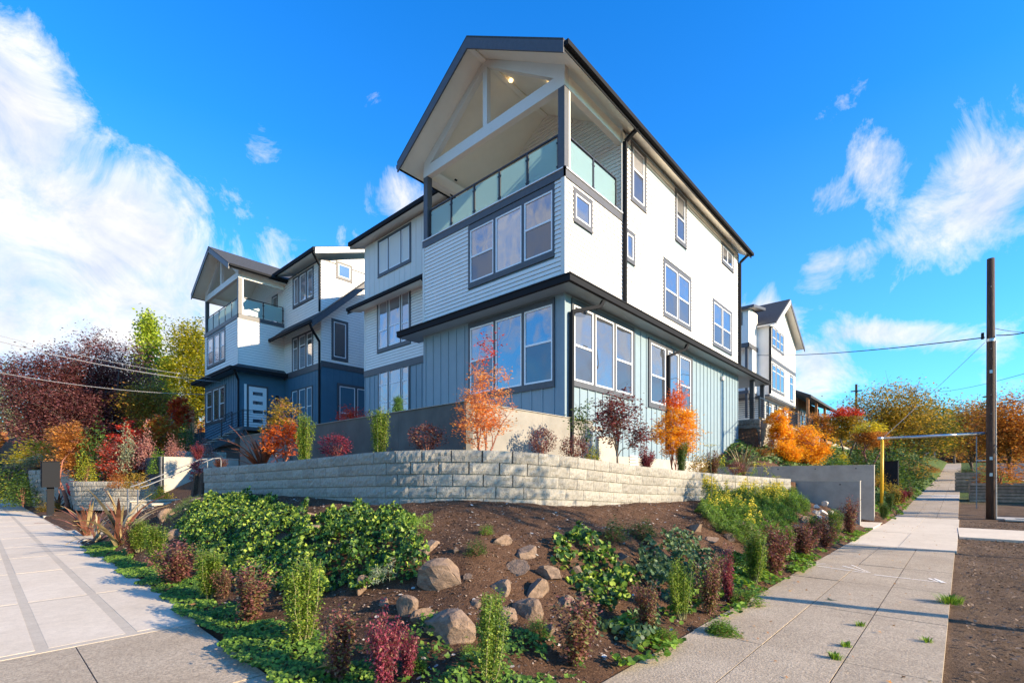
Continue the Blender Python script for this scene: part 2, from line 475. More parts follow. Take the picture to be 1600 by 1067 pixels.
L_PLUM2 = leafmat('plum sapling leaves', [(0.070, 0.017, 0.028), (0.168, 0.035, 0.049), (0.308, 0.084, 0.084), (0.140, 0.126, 0.070)], .35)
L_OLIV = leafmat('olive gold autumn leaves', [(0.090, 0.098, 0.018), (0.240, 0.195, 0.030), (0.510, 0.345, 0.053), (0.675, 0.375, 0.060)], .4)
L_RUST = leafmat('rust autumn leaves', [(0.168, 0.084, 0.028), (0.392, 0.168, 0.042), (0.588, 0.224, 0.056), (0.560, 0.364, 0.070)], .4)
L_OBR = leafmat('orange brown leaves', [(0.308, 0.126, 0.028), (0.532, 0.224, 0.056), (0.672, 0.350, 0.084)], .4)
L_GRN = leafmat('bright ground cover leaves', [(.04, .09, .012), (.10, .20, .02), (.20, .34, .035), (.32, .44, .05)], .35)
L_GRN2 = leafmat('mid green shrub leaves', [(0.026, 0.065, 0.016), (0.078, 0.143, 0.026), (0.182, 0.247, 0.052)], .3)
L_GRNC = leafmat('green mat leaves', [(.02, .05, .010), (.06, .13, .016), (.13, .24, .03), (.28, .38, .05)], .3)
L_PALE = leafmat('pale grey green leaves', [(0.144, 0.192, 0.120), (0.300, 0.336, 0.204), (0.456, 0.456, 0.288)], .3)
L_PINK = leafmat('pink twig leaves', [(0.264, 0.096, 0.084), (0.480, 0.216, 0.180), (0.600, 0.360, 0.288)], .35)
L_BLADE = mat('bronze blade leaves', (.20, .075, .045), .45, var=.5, vscale=6, rand=.4)
L_BLADET = mat('tan blade leaves', (.30, .22, .10), .5, var=.4, vscale=5, rand=.4)
L_LITT = leafmat('fallen leaves', [(.30, .12, .03), (.50, .22, .05), (.60, .36, .10)], .2)

# ------------------------------------------------------------------ terrain
def catmull(P, n=12):
    P = np.array(P, float); out = []
    Q = np.vstack([2 * P[0] - P[1], P, 2 * P[-1] - P[-2]])
    for i in range(1, len(Q) - 2):
        for k in range(n):
            t = k / n
            p0, p1, p2, p3 = Q[i - 1], Q[i], Q[i + 1], Q[i + 2]
            out.append(.5 * ((2 * p1) + (-p0 + p2) * t + (2 * p0 - 5 * p1 + 4 * p2 - p3) * t * t + (-p0 + 3 * p1 - 3 * p2 + p3) * t ** 3))
    out.append(P[-1])
    return np.array(out)
# front retaining wall: plan path with the height of its top and of the soil before it
WALL = catmull([(4.05, 14.3, 1.78, 1.12), (4.36, 11.6, 1.84, 1.15), (4.42, 8.8, 1.90, 1.13), (4.47, 6.9, 1.94, 1.08), (4.94, 5.79, 1.95, 1.17), (5.72, 5.12, 1.93, 1.13), (6.9, 4.86, 1.88, 1.03), (9.05, 4.70, 1.76, 1.0), (12, 4.55, 1.66, .98), (14.6, 4.2, 1.58, .95), (17.1, 3.72, 1.50, .92)], 14)
HCOURSE = .185
def ysl(x): return 1.93 - .015 * x          # inner edge of the right-hand sidewalk
XSL = 1.62                                   # inner edge of the left-hand sidewalk

def street_rise(x):
    x = np.asarray(x, float)
    return np.where(x < 24, 0, np.where(x < 70, .036 * (x - 24), np.where(x < 112, 1.66 + .062 * (x - 70), 4.26)))

def sstep(a, b_, x):
    t = np.clip((x - a) / (b_ - a), 0, 1); return t * t * (3 - 2 * t)

def vnoise(x, y, s, seed=0):
    x = np.asarray(x, float); y = np.asarray(y, float)
    out = np.zeros(np.broadcast(x, y).shape); rr = np.random.default_rng(seed)
    for k in range(7):
        a = rr.uniform(0, 2 * math.pi); f = s * rr.uniform(.6, 2.2); ph = rr.uniform(0, 6.28); ph2 = rr.uniform(0, 6.28)
        out += np.sin((x * math.cos(a) + y * math.sin(a)) * f + ph) * np.cos((x * math.sin(a * 1.7) - y * math.cos(a * 1.7)) * f * .8 + ph2) / 7
    return out * 1.6

def height(x, y):
    x = np.asarray(x, float); y = np.asarray(y, float)
    shp = np.broadcast(x, y).shape
    x = np.broadcast_to(x, shp).ravel(); y = np.broadcast_to(y, shp).ravel()
    z = street_rise(x).copy()
    # nearest point of the wall path
    d2 = np.full(x.shape, 1e9); idx = np.zeros(x.shape, int)
    for i in range(len(WALL)):
        dd = (x - WALL[i, 0]) ** 2 + (y - WALL[i, 1]) ** 2
        m = dd < d2; d2[m] = dd[m]; idx[m] = i
    nxt = np.minimum(idx + 1, len(WALL) - 1); prv = np.maximum(idx - 1, 0)
    tx = WALL[nxt, 0] - WALL[prv, 0]; ty = WALL[nxt, 1] - WALL[prv, 1]
    side = tx * (y - WALL[idx, 1]) - ty * (x - WALL[idx, 0])      # >0: house side
    inside = side > 0
    dw = np.sqrt(d2)
    zt = WALL[idx, 2]; zs = WALL[idx, 3]
    ex = x - XSL; ey = y - ysl(x)
    de = np.minimum(ex, ey)
    lot = (x > XSL) & (y > ysl(x))
    f = np.clip(de / np.maximum(de + dw, 1e-6), 0, 1)
    prof = .05 * sstep(0, .06, f) + .20 * sstep(.06, .26, f) + .45 * sstep(.20, .55, f) + .30 * sstep(.5, 1.0, f)
    bank = zs * prof + .06 * vnoise(x, y, 2.4, 3) * sstep(.05, .3, f) * (1 - sstep(.9, 1.0, f)) + .02 * vnoise(x, y, 7, 5) * sstep(.02, .1, f)
    midz = lot & (x < 17.9) & (y < 15.2)
    inside = inside & (dw > .17)
    z = np.where(midz & ~inside, bank, z)
    z = np.where(midz & inside, zt - .13 + .05 * vnoise(x, y, 2, 9), z)
    # the walk between the two driveway walls
    z = np.where(lot & (x >= 17.9) & (x < 20.3) & (y < 10), .04, z)
    z = np.where(lot & (x >= 17.9) & (x < 20.3) & (y > 5.5) & (y < 10), 1.5, z)
    # hillside right of the tall concrete wall
    hr = street_rise(x) + np.minimum(.10 + .52 * (y - ysl(x)), 4.4) + .12 * vnoise(x, y, 1.1, 21)
    hr = np.where(y - ysl(x) < .8, street_rise(x) + .10 + .52 * (y - ysl(x)), hr)
    hr = np.where(y > 4, np.minimum(hr, np.maximum(1.75 + (x - 20.3) * .35, .2 + .52 * (4 - ysl(x)))), hr)
    hr = np.where((x > 25.8) & (y > 6.95), 4.2, hr)
    z = np.where((y > ysl(x)) & (x >= 20.3), hr, z)
    # left: entry walk, then garden rising to the far house
    lf = np.clip((x - 2.3) * .30, 0, 1.9) + np.clip((x - 7) * .5, 0, 1.8)
    z = np.where((x > XSL + .1) & (y >= 15.2) & (x < 20.3), lf * sstep(15.2, 16.2, y) + 1.0 * (1 - sstep(15.2, 16.2, y)) * sstep(3.5, 4.5, x), z)
    sg_ = (x - 2.76) * .74 + (y - 26.8) * .67
    s2 = (x - 2.0) * .89 + (y - 32.3) * .46
    low_ = .10 + .02 * vnoise(x, y, 2, 30)
    gd = np.where((sg_ > .32) & (sg_ < .95) & (x > 3.1) & (x < 5.6), 1.28, np.where((sg_ > .32) & (x > 3.1), .5 + .8 * (x > 6), low_))
    gd = np.where((s2 > .32) & (x > 2.0), 1.85 + np.clip((s2 - .3) * .25, 0, 3.2) + .1 * vnoise(x, y, 1.2, 30), gd)
    gd = np.where((y < 23.2) & (x > 3.5), np.clip((x - 3.2) * .5, 0, 1.6), gd)
    gd = np.where(x < 2.1, np.minimum(gd, .1 + .5 * (x - XSL)) , gd)
    z = np.where((x > XSL + .2) & (y >= 18.6) & (x < 20.3), gd * sstep(18.6, 19.4, y) + lf * (1 - sstep(18.6, 19.4, y)), z)
    # small unevenness on the street side dirt
    z = z + np.where((y < -.2) & (x > 2), .018 * vnoise(x, y, 3.5, 12) - .015, 0)
    # streets sit a kerb below
    z = np.where((y < -4.9) | (x < -2.4), street_rise(x) * (y < 5) - .16, z)
    return z.reshape(shp)

def hz1(x, y): return float(height(np.array([x]), np.array([y]))[0])

def G(px, py, tmax=90):
    """where the sight line through a photo pixel meets the ground"""
    d = ray(px, py)
    t = 2.0; last = None
    ts = np.concatenate([np.arange(2.2, 20, .03), np.arange(20, tmax, .15)])
    xs = d[0] * ts; ys = d[1] * ts; zs = CAMH + d[2] * ts
    h = height(xs, ys)
    hit = np.nonzero(zs <= h)[0]
    i = hit[0] if len(hit) else len(ts) - 1
    return (float(xs[i]), float(ys[i]), float(h[i]))

def axis(segs):
    out = []
    for a, c, st in segs: out += list(np.arange(a, c, st))
    out.append(segs[-1][1]); return np.array(out)
gx = axis([(-3000, -300, 450), (-300, -30, 30), (-30, 1, 1.55), (1, 8, .085), (8, 21, .16), (21, 60, .6), (60, 140, 2), (140, 400, 20), (400, 3000, 400)])
gy = axis([(-3000, -300, 450), (-300, -30, 30), (-30, -5, 1.25), (-5, -1, .25), (-1, 7, .085), (7, 16, .14), (16, 34, .2), (34, 46, .6), (46, 120, 2), (120, 400, 20), (400, 3000, 400)])
GX, GY = np.meshgrid(gx, gy, indexing='ij')
GZ = height(GX, GY) - .03 * ((GX < XSL + .0) | (GY < ysl(GX))) * 1.0
V = np.stack([GX.ravel(), GY.ravel(), GZ.ravel()], 1)
ny = len(gy)
I, J = np.meshgrid(np.arange(len(gx) - 1), np.arange(ny - 1), indexing='ij')
a_ = (I * ny + J).ravel()
F = np.stack([a_, a_ + ny, a_ + ny + 1, a_ + 1], 1)
gm = mesh_np('ground', V, F, SOIL, smooth=True)
tag(link('ground', gm), kind='structure')

# ------------------------------------------------------------------ sidewalks and streets
def slabobj(mb_pts, zt, th, m, parent, name='slab'):
    b_ = MB(); b_.slab([(x, y, z) for (x, y), z in zip(mb_pts, zt)], th)
    return b_.build(name, m, parent)

# left sidewalk: pale slabs with troweled bands
sw = empty('sidewalk', (0, 0, 0), kind='structure')
b_ = MB()
b_.slab([(-2.2, 5.80, .0075), (XSL + .06, 5.80, .0075), (2.05, 60, .0075), (-2.2, 60, .0075)], .06)
b_.build('band', BAND, sw)
cols = [(-2.2, -.94), (-.85, -.22), (-.15, .36), (.445, .985), (1.075, XSL + .03)]
ycs = [5.86, 8.23, 10.85, 13.0, 15.1, 17.4, 19.7, 22.0, 24.4, 27, 29.5, 32, 34.5, 37, 40, 43, 47, 52, 60]
for i in range(len(ycs) - 1):
    for (x0, x1) in cols:
        e = .004 * (ycs[i] - 5.8) if x1 > 1.5 else 0
        slabobj([(x0, ycs[i] + .045), (x1 + e, ycs[i] + .045), (x1 + e, ycs[i + 1] - .045), (x0, ycs[i + 1] - .045)], [.010 + random.uniform(-.001, .001)] * 4, .05, NEWC, sw)
# old corner paving
for (x0, x1) in [(-2.2, -1.254), (-1.246, -.324), (-.316, .606), (.614, 1.50)]:
    for (y0, y1) in [(-2.2, -.02), (0, 1.94), (1.96, 3.88), (3.9, 5.78)]:
        if y0 > 1.9 or x1 < 1.4:
            slabobj([(x0, y0), (x1, y0), (x1 + (.03 if x1 > 1.4 else 0), y1), (x0, y1)], [.008 + random.uniform(-.002, .002)] * 4, .05, OLDC, sw)
b_ = MB(); b_.slab([(-2.2, -2.2, .0), (1.5, -2.2, .0), (1.5, 5.8, .0), (-2.2, 5.8, .0)], .05); b_.build('joint_sand', BARK, sw)
# right sidewalk: three strips of old aggregate slabs
sr = empty('sidewalk', (0, 0, 0), kind='structure')
xj = [-.3, 1.0, 2.88, 4.75, 6.62, 8.49, 10.36, 12.0, 13.5]
strips = [(0, .605), (.615, 1.215), (1.225, 1.82)]
def rslab(x0, x1, s0, s1, m, zz=.010):
    g_ = .006
    rise = lambda x: float(street_rise(x))
    j = random.uniform(-.003, .003)
    return slabobj([(x0 + g_, ysl(x0) - s1), (x1 - g_, ysl(x1) - s1), (x1 - g_, ysl(x1) - s0), (x0 + g_, ysl(x0) - s0)], [rise(x0) + zz + j, rise(x1) + zz + j, rise(x1) + zz + j, rise(x0) + zz + j], .06, m, sr)
for i in range(len(xj) - 1):
    for (s0, s1) in strips: rslab(xj[i], xj[i + 1], s0 + random.uniform(-.015, .0) * (s0 == 0), s1, OLDC)
for (x0, x1) in [(13.5, 17.2), (17.2, 20.6), (20.6, 24.2)]:
    rslab(x0, x1, 0, .9, NEWC, .014); rslab(x0, x1, .905, 1.85, NEWC, .014)
b_ = MB(); b_.slab([(-.3, .115, .0), (24, ysl(24) - 1.82, .0), (24, ysl(24) - .01, .0), (-.3, 1.92, .0)], .05); b_.build('joint_sand', BARK, sr)
xo = 24.2; k = 0
while xo < 118:
    L_ = 1.9 if xo < 60 else 6
    pale = 34 < xo < 38.4
    for (s0, s1) in strips if L_ < 3 else [(0, 1.82)]: rslab(xo, xo + L_, s0, s1, NEWC if pale else OLDC)
    xo += L_
# entry walk from the sidewalk to the driveway walls
for (x0, x1) in [(17.9, 19.0), (19.0, 20.2)]:
    slabobj([(x0, ysl(x0) + .01), (x1 - .01, ysl(x1) + .01), (x1 - .01, 5.4), (x0, 5.4)], [.055] * 4, .06, NEWC, sr)
# walk across the planting strip to the street
for (y0, y1) in [(-2.4, ysl(18) - 1.86), (-4.8, -2.42)]:
    slabobj([(16.9, y0), (20.1, y0), (20.1, y1), (16.9, y1)], [.02] * 4, .06, NEWC, sr)
# paint marks of a surveyor on the slabs
chalk = MB()
for (x0, y0, x1, y1, w) in [(9.7, 1.84, 9.45, .98, .03), (9.35, .86, 9.3, .02, .03), (9.7, 1.84, 10.0, 1.6, .035), (9.7, 1.84, 10.1, 1.72, .02), (9.95, 1.35, 9.5, .95, .03), (10.15, 1.25, 9.5, .92, .02), (9.3, .05, 9.6, .16, .05), (9.55, .22, 9.3, .1, .03)]:
    v = Vector((x1 - x0, y1 - y0, 0)); n_ = Vector((-v.y, v.x, 0)).normalized() * w / 2
    z_ = .0175
    chalk.quad((x0 - n_.x, y0 - n_.y, z_), (x1 - n_.x * .5, y1 - n_.y * .5, z_), (x1 + n_.x * .5, y1 + n_.y * .5, z_), (x0 + n_.x, y0 + n_.y, z_))
chalk.build('survey_mark', CHALK, sr)
# streets and kerbs
rd = MB()
xs_ = list(range(-6, 112, 4))
for i in range(len(xs_) - 1):
    x0, x1 = xs_[i], xs_[i + 1]; z0, z1 = float(street_rise(x0)) - .12, float(street_rise(x1)) - .12
    rd.quad((x0, -13.2, z0), (x1, -13.2, z1), (x1, -5.0, z1), (x0, -5.0, z0))
rd.quad((112, -60, 4.27), (124, -60, 4.27), (124, 60, 4.27), (112, 60, 4.27))
tag(rd.build('road', ASPH), kind='structure')
rd = MB(); rd.quad((-10.4, -13, -.125), (-2.5, -13, -.125), (-2.5, 120, -.125), (-10.4, 120, -.125))
tag(rd.build('road', ASPH), kind='structure')
kb = empty('kerb', (0, 0, 0), kind='structure')
for i in range(12, 110, 3):
    z0, z1 = float(street_rise(i)), float(street_rise(i + 2.98))
    b_ = MB(); b_.slab([(i, -5.0, z0 + .01), (i + 2.98, -5.0, z1 + .01), (i + 2.98, -4.85, z1 + .01), (i, -4.85, z0 + .01)], .3); b_.build('kerb_stone', CONC2, kb)
for i in range(-2, 60, 3):
    b_ = MB(); b_.box(-2.5, -2.35, i, i + 2.98, -.3, .01); b_.build('kerb_stone', CONC2, kb)

# ------------------------------------------------------------------ block retaining walls
def block_meshes(L, Hh, Dp, n, seed, rough=.011):
    out = []
    rr = random.Random(seed)
    for k in range(n):
        nx, nz = 9, 4
        vs = []; fs = []
        for i in range(nx + 1):
            for j in range(nz + 1):
                u = -L / 2 + L * i / nx; w = Hh * j / nz
                e = 0 if (i in (0, nx) or j in (0, nz)) else rough + rr.uniform(-rough, rough)
                if i in (0, nx) or j in (0, nz): e = rr.uniform(-.003, .003)
                vs.append((u, -e, w))
        for i in range(nx):
            for j in range(nz):
                a = i * (nz + 1) + j
                fs.append((a, a + nz + 1, a + nz + 2, a + 1))
        nb = len(vs)
        vs += [(-L / 2, Dp, 0), (L / 2, Dp, 0), (L / 2, Dp, Hh), (-L / 2, Dp, Hh)]
        c0, c1, c2, c3 = 0, nx * (nz + 1), nx * (nz + 1) + nz, nz
        fs += [tuple([j for j in range(nz, -1, -1)][::-1] + [nb + 3, nb])[::-1],
               tuple([c1 + j for j in range(nz + 1)] + [nb + 2, nb + 1])[::1],
               tuple([i * (nz + 1) + nz for i in range(nx + 1)] + [nb + 2, nb + 3]),
               (nb, nb + 1, nb + 2, nb + 3)[::-1]]
        me = bpy.data.meshes.new('block'); me.from_pydata(vs, [], fs); me.validate(); me.update()
        me.materials.append(None)
        out.append(me)
    return out
def block_wall(name, label, path, ncourse, L, hc, m, top_given=True, Dp=.26, seed=1, gap=.006, batter=.018, group=None, backing=True):
    """path (x, y, ztop); the face looks to the right of the direction of travel reversed"""
    path = np.asarray(path, float)[:, :3]
    root = empty(name, (float(path[0, 0]), float(path[0, 1]), float(path[0, 2] - ncourse * hc)), 0, label, 'wall', group)
    org = root.location
    seg = np.sqrt(((path[1:, :2] - path[:-1, :2]) ** 2).sum(1)); cum = np.concatenate([[0], np.cumsum(seg)]); tot = cum[-1]
    ms = block_meshes(L - gap, hc - .004, Dp, 7, seed)
    for me in ms: me.materials[0] = m
    for c in range(ncourse):
        off = -(L / 2) * (c % 2) - random.uniform(0, .06)
        s = off
        while s < tot - .05:
            s0, s1 = max(s, 0), min(s + L, tot)
            if s1 - s0 > .06:
                sm = (s0 + s1) / 2
                P_ = [np.interp(sm, cum, path[:, i]) for i in range(3)]
                Pa = [np.interp(s0, cum, path[:, i]) for i in range(3)]; Pb = [np.interp(s1, cum, path[:, i]) for i in range(3)]
                dx, dy, dz = Pb[0] - Pa[0], Pb[1] - Pa[1], Pb[2] - Pa[2]
                ang = math.atan2(dy, dx)
                nx_, ny_ = -math.sin(ang), math.cos(ang)
                bk = batter * (ncourse - 1 - c) * -1
                o = bpy.data.objects.new('block', random.choice(ms)); COL.objects.link(o); o.parent = root
                o.location = (P_[0] + nx_ * bk - org.x, P_[1] + ny_ * bk - org.y, P_[2] - hc * (c + 1) - org.z)
                o.rotation_euler = (0, -math.atan2(dz, math.hypot(dx, dy)), ang)
                o.scale = ((s1 - s0) / L, 1, 1)
            s += L
    return root
# path runs so that the outside is on the right of travel: left end -> right end has outside on the right (towards the camera)
block_wall('retaining_wall', 'long curved retaining wall of pale split-face blocks across the bank below the near house', WALL[:, :3], 5, .46, HCOURSE, BLOCK, seed=3)
# its return at the left end
block_wall('retaining_wall', 'short stub of block wall turning back beside the entry steps', [(6.3, 14.75, 1.78), (5.2, 14.6, 1.78), (4.03, 14.36, 1.78)], 6, .46, HCOURSE, BLOCK, seed=5)

# ------------------------------------------------------------------ houses
class Face:
    """vertical wall plane. ax 'x': plane x=c looking to -X, running coordinate y; ax 'y': plane y=c looking to -Y, running coordinate x"""
    def __init__(s, ax, c): s.ax = ax; s.c = c
    def p(s, a, z, o=0.0): return (s.c - o, a, z) if s.ax == 'x' else (a, s.c - o, z)
    def box(s, mb, a0, a1, z0, z1, o0, o1):
        P0 = s.p(a0, z0, o0); P1 = s.p(a1, z1, o1)
        mb.box(P0[0], P1[0], P0[1], P1[1], P0[2], P1[2])

def cut(a0, a1, holes, z0, z1):
    segs = [(a0, a1)]
    for (h0, h1, hz0, hz1_) in holes:
        if hz0 < z1 - .01 and hz1_ > z0 + .01:
            ns = []
            for s0, s1 in segs:
                if h1 <= s0 or h0 >= s1: ns.append((s0, s1)); continue
                if h0 > s0: ns.append((s0, h0))
                if h1 < s1: ns.append((h1, s1))
            segs = ns
    return [q for q in segs if q[1] - q[0] > .02]

def siding(face, a0, a1, z0, z1, holes, m, parent, ex=.125, zfun=None):
    mb = MB(); z = z0
    while z < z1 - .02:
        zt = min(z + ex, z1)
        for s0, s1 in cut(a0, a1, holes, z, zt):
            if zfun:
                lim = zfun(z, zt)
                s0, s1 = max(s0, lim[0]), min(s1, lim[1])
                if s1 - s0 < .03: continue
            p = face.p
            bo, to = .032, .010
            zg = z + .011  # gap bares the core, so a dark core draws the lap shadow
            A, B_, C_, D_ = p(s0, zg, bo), p(s1, zg, bo), p(s1, zt, to), p(s0, zt, to)
            E_, F_ = p(s1, zg, 0.001), p(s0, zg, 0.001); G_, H_ = p(s1, zt, .001), p(s0, zt, .001)
            mb.add([A, B_, C_, D_, E_, F_, G_, H_], [(0, 1, 2, 3), (5, 4, 1, 0), (5, 0, 3, 7), (1, 4, 6, 2)])
        z += ex
    return mb.build('lap_siding', m, parent, kind='stuff')

def battens(face, a0, a1, z0, z1, holes, m, parent, sp=.40, start=None, zfun=None):
    a = (a0 + sp * .5) if start is None else start
    while a < a1 - .04:
        segs = [(z0, zfun(a) if zfun else z1)]
        for (h0, h1, hz0, hz1_) in holes:
            if h0 - .03 < a < h1 + .03:
                ns = []
                for s0, s1 in segs:
                    if hz1_ <= s0 or hz0 >= s1: ns.append((s0, s1)); continue
                    if hz0 > s0: ns.append((s0, hz0))
                    if hz1_ < s1: ns.append((hz1_, s1))
                segs = ns
        for s0, s1 in segs:
            if s1 - s0 > .06:
                mb = MB(); face.box(mb, a - .024, a + .024, s0, s1, .001, .022); mb.build('batten', m, parent)
        a += sp

def trim(face, a0, a1, z0, z1, m, parent, out=.036, name='trim_board', o0=.0005):
    mb = MB(); face.box(mb, a0, a1, z0, z1, o0, out); return mb.build(name, m, parent)

def window(face, outer, units, parent, casing=TRIM, upper=GLASS, lower=SCREEN, cas_out=.044, up_mats=None):
    """outer (a0,a1,z0,z1) of the casing; units (a0,a1,z0,z1,[rails],kind)"""
    A0, A1, Z0, Z1 = outer
    mb = MB()
    # casing pieces round the units
    us = sorted(units, key=lambda u: u[0])
    a = A0
    zb = min(u[2] for u in us); zt = max(u[3] for u in us)
    face.box(mb, A0, A1, Z0, zb, .0005, cas_out)
    face.box(mb, A0, A1, zt, Z1, .0005, cas_out)
    for u in us:
        face.box(mb, a, u[0], zb, zt, .0005, cas_out); a = u[1]
    face.box(mb, a, A1, zb, zt, .0005, cas_out)
    face.box(mb, A0 - .01, A1 + .01, Z0 - .02, Z0, .0005, cas_out + .012)
    w = mb.build('window', casing, parent)
    for k, u in enumerate(us):
        a0, a1, z0, z1, rails, kind = u
        fw = .048
        s = MB()
        o1 = .034
        face.box(s, a0, a0 + fw, z0, z1, .001, o1); face.box(s, a1 - fw, a1, z0, z1, .001, o1)
        face.box(s, a0 + fw, a1 - fw, z0, z0 + fw, .001, o1); face.box(s, a0 + fw, a1 - fw, z1 - fw, z1, .001, o1)
        for r_ in rails: face.box(s, a0 + fw, a1 - fw, r_ - .026, r_ + .026, .001, o1 - .003)
        if kind == 'slide':
            am = (a0 + a1) / 2; face.box(s, am - .026, am + .026, z0 + fw, z1 - fw, .001, o1 - .004)
        s.build('sash', SASH, w)
        zs = [z0 + fw] + [q for r_ in sorted(rails) for q in (r_ - .026, r_ + .026)] + [z1 - fw]
        for i in range(0, len(zs), 2):
            g = MB()
            P0 = [face.p(a0 + fw, zs[i], .010), face.p(a1 - fw, zs[i], .010), face.p(a1 - fw, zs[i + 1], .010), face.p(a0 + fw, zs[i + 1], .010)]
            if face.ax == 'x': P0 = P0[::-1]
            g.quad(*P0)
            low = (i == 0 and len(rails) == 1 and kind == 'hung')
            um = up_mats[k] if up_mats else upper
            g.build('pane', lower if low else um, w)
    return (A0, A1, Z0 - .02, Z1)

def downspout(pts, parent, r=.045):
    mb = MB()
    for i in range(len(pts) - 1): mb.beam(pts[i], pts[i + 1], r * 2, r * 1.6)
    return mb.build('downspout', GUT, parent)

def glassrail(p0, p1, z0, n, parent, h=1.05, endposts=(True, True)):
    """frosted glass guard: posts, top rail, panels"""
    p0 = Vector(p0); p1 = Vector(p1); d = p1 - p0; L_ = d.length; d.normalize()
    mb = MB(); mb.beam((p0.x, p0.y, z0 + h), (p1.x, p1.y, z0 + h), .05, .04)
    rail = mb.build('top_rail', DARKM, parent)
    for i in range(n + 1):
        q = p0 + d * (L_ * i / n)
        if (i == 0 and not endposts[0]) or (i == n and not endposts[1]): continue
        mb = MB(); mb.box(q.x - .025, q.x + .025, q.y - .025, q.y + .025, z0, z0 + h - .02)
        for zc in (z0 + .2, z0 + h - .2):
            s_ = d * .05
            mb.box(min(q.x - abs(s_.x) - .02, q.x), q.x + abs(s_.x) + .02, q.y - abs(s_.y) - .02, q.y + abs(s_.y) + .02, zc - .02, zc + .02)
        mb.build('rail_post', DARKM, parent)
    for i in range(n):
        a = p0 + d * (L_ * i / n + .055); c = p0 + d * (L_ * (i + 1) / n - .055)
        mb = MB(); mb.beam((a.x, a.y, z0 + .06 + (h - .14) / 2), (c.x, c.y, z0 + .06 + (h - .14) / 2), .012, h - .14)
        mb.build('glass_panel', FROST, parent)

def tower_roof(x0, x1, y0, y1, ze, zr, parent, ofront=.75, oside=.5, th=.20, oback=.4):
    """gable roof, ridge along X. ze: top of the roof at the side eaves, zr: ridge top"""
    ym = (y0 + y1) / 2; ya, yb = y0 - oside, y1 + oside; xa, xb = x0 - ofront, x1 + oback
    for (e, nm) in ((ya, 0), (yb, 1)):
        mb = MB(); mb.slab([(xa, e, ze), (xb, e, ze), (xb, ym, zr), (xa, ym, zr)] if e == ya else [(xa, ym, zr), (xb, ym, zr), (xb, e, ze), (xa, e, ze)], .05)
        mb.build('roof', SHING, parent)
        mb = MB(); c = [(xa + .05, e + (.03 if e == ya else -.03), ze - .052), (xb, e + (.03 if e == ya else -.03), ze - .052), (xb, ym, zr - .052), (xa + .05, ym, zr - .052)]
        mb.slab(c if e == ya else [c[3], c[2], c[1], c[0]], th - .05); mb.build('soffit', CREAM, parent)
        # barge board
        mb = MB()
        p = [(xa, e, ze - .055), (xa, ym, zr - .055), (xa, ym, zr - .38), (xa, e, ze - .36)]
        mb.prism(p if e == yb else p[::-1], (.045, 0, 0)); mb.build('barge_board', TRIM, parent)
        mb = MB()
        s = -1 if e == ya else 1
        mb.box(xa + .05, xb, e, e + s * .12, ze - .17, ze - .045); mb.box(xa + .05, xb, e - s * .02, e, ze - .26, ze - .06)
        mb.build('gutter', GUT, parent)

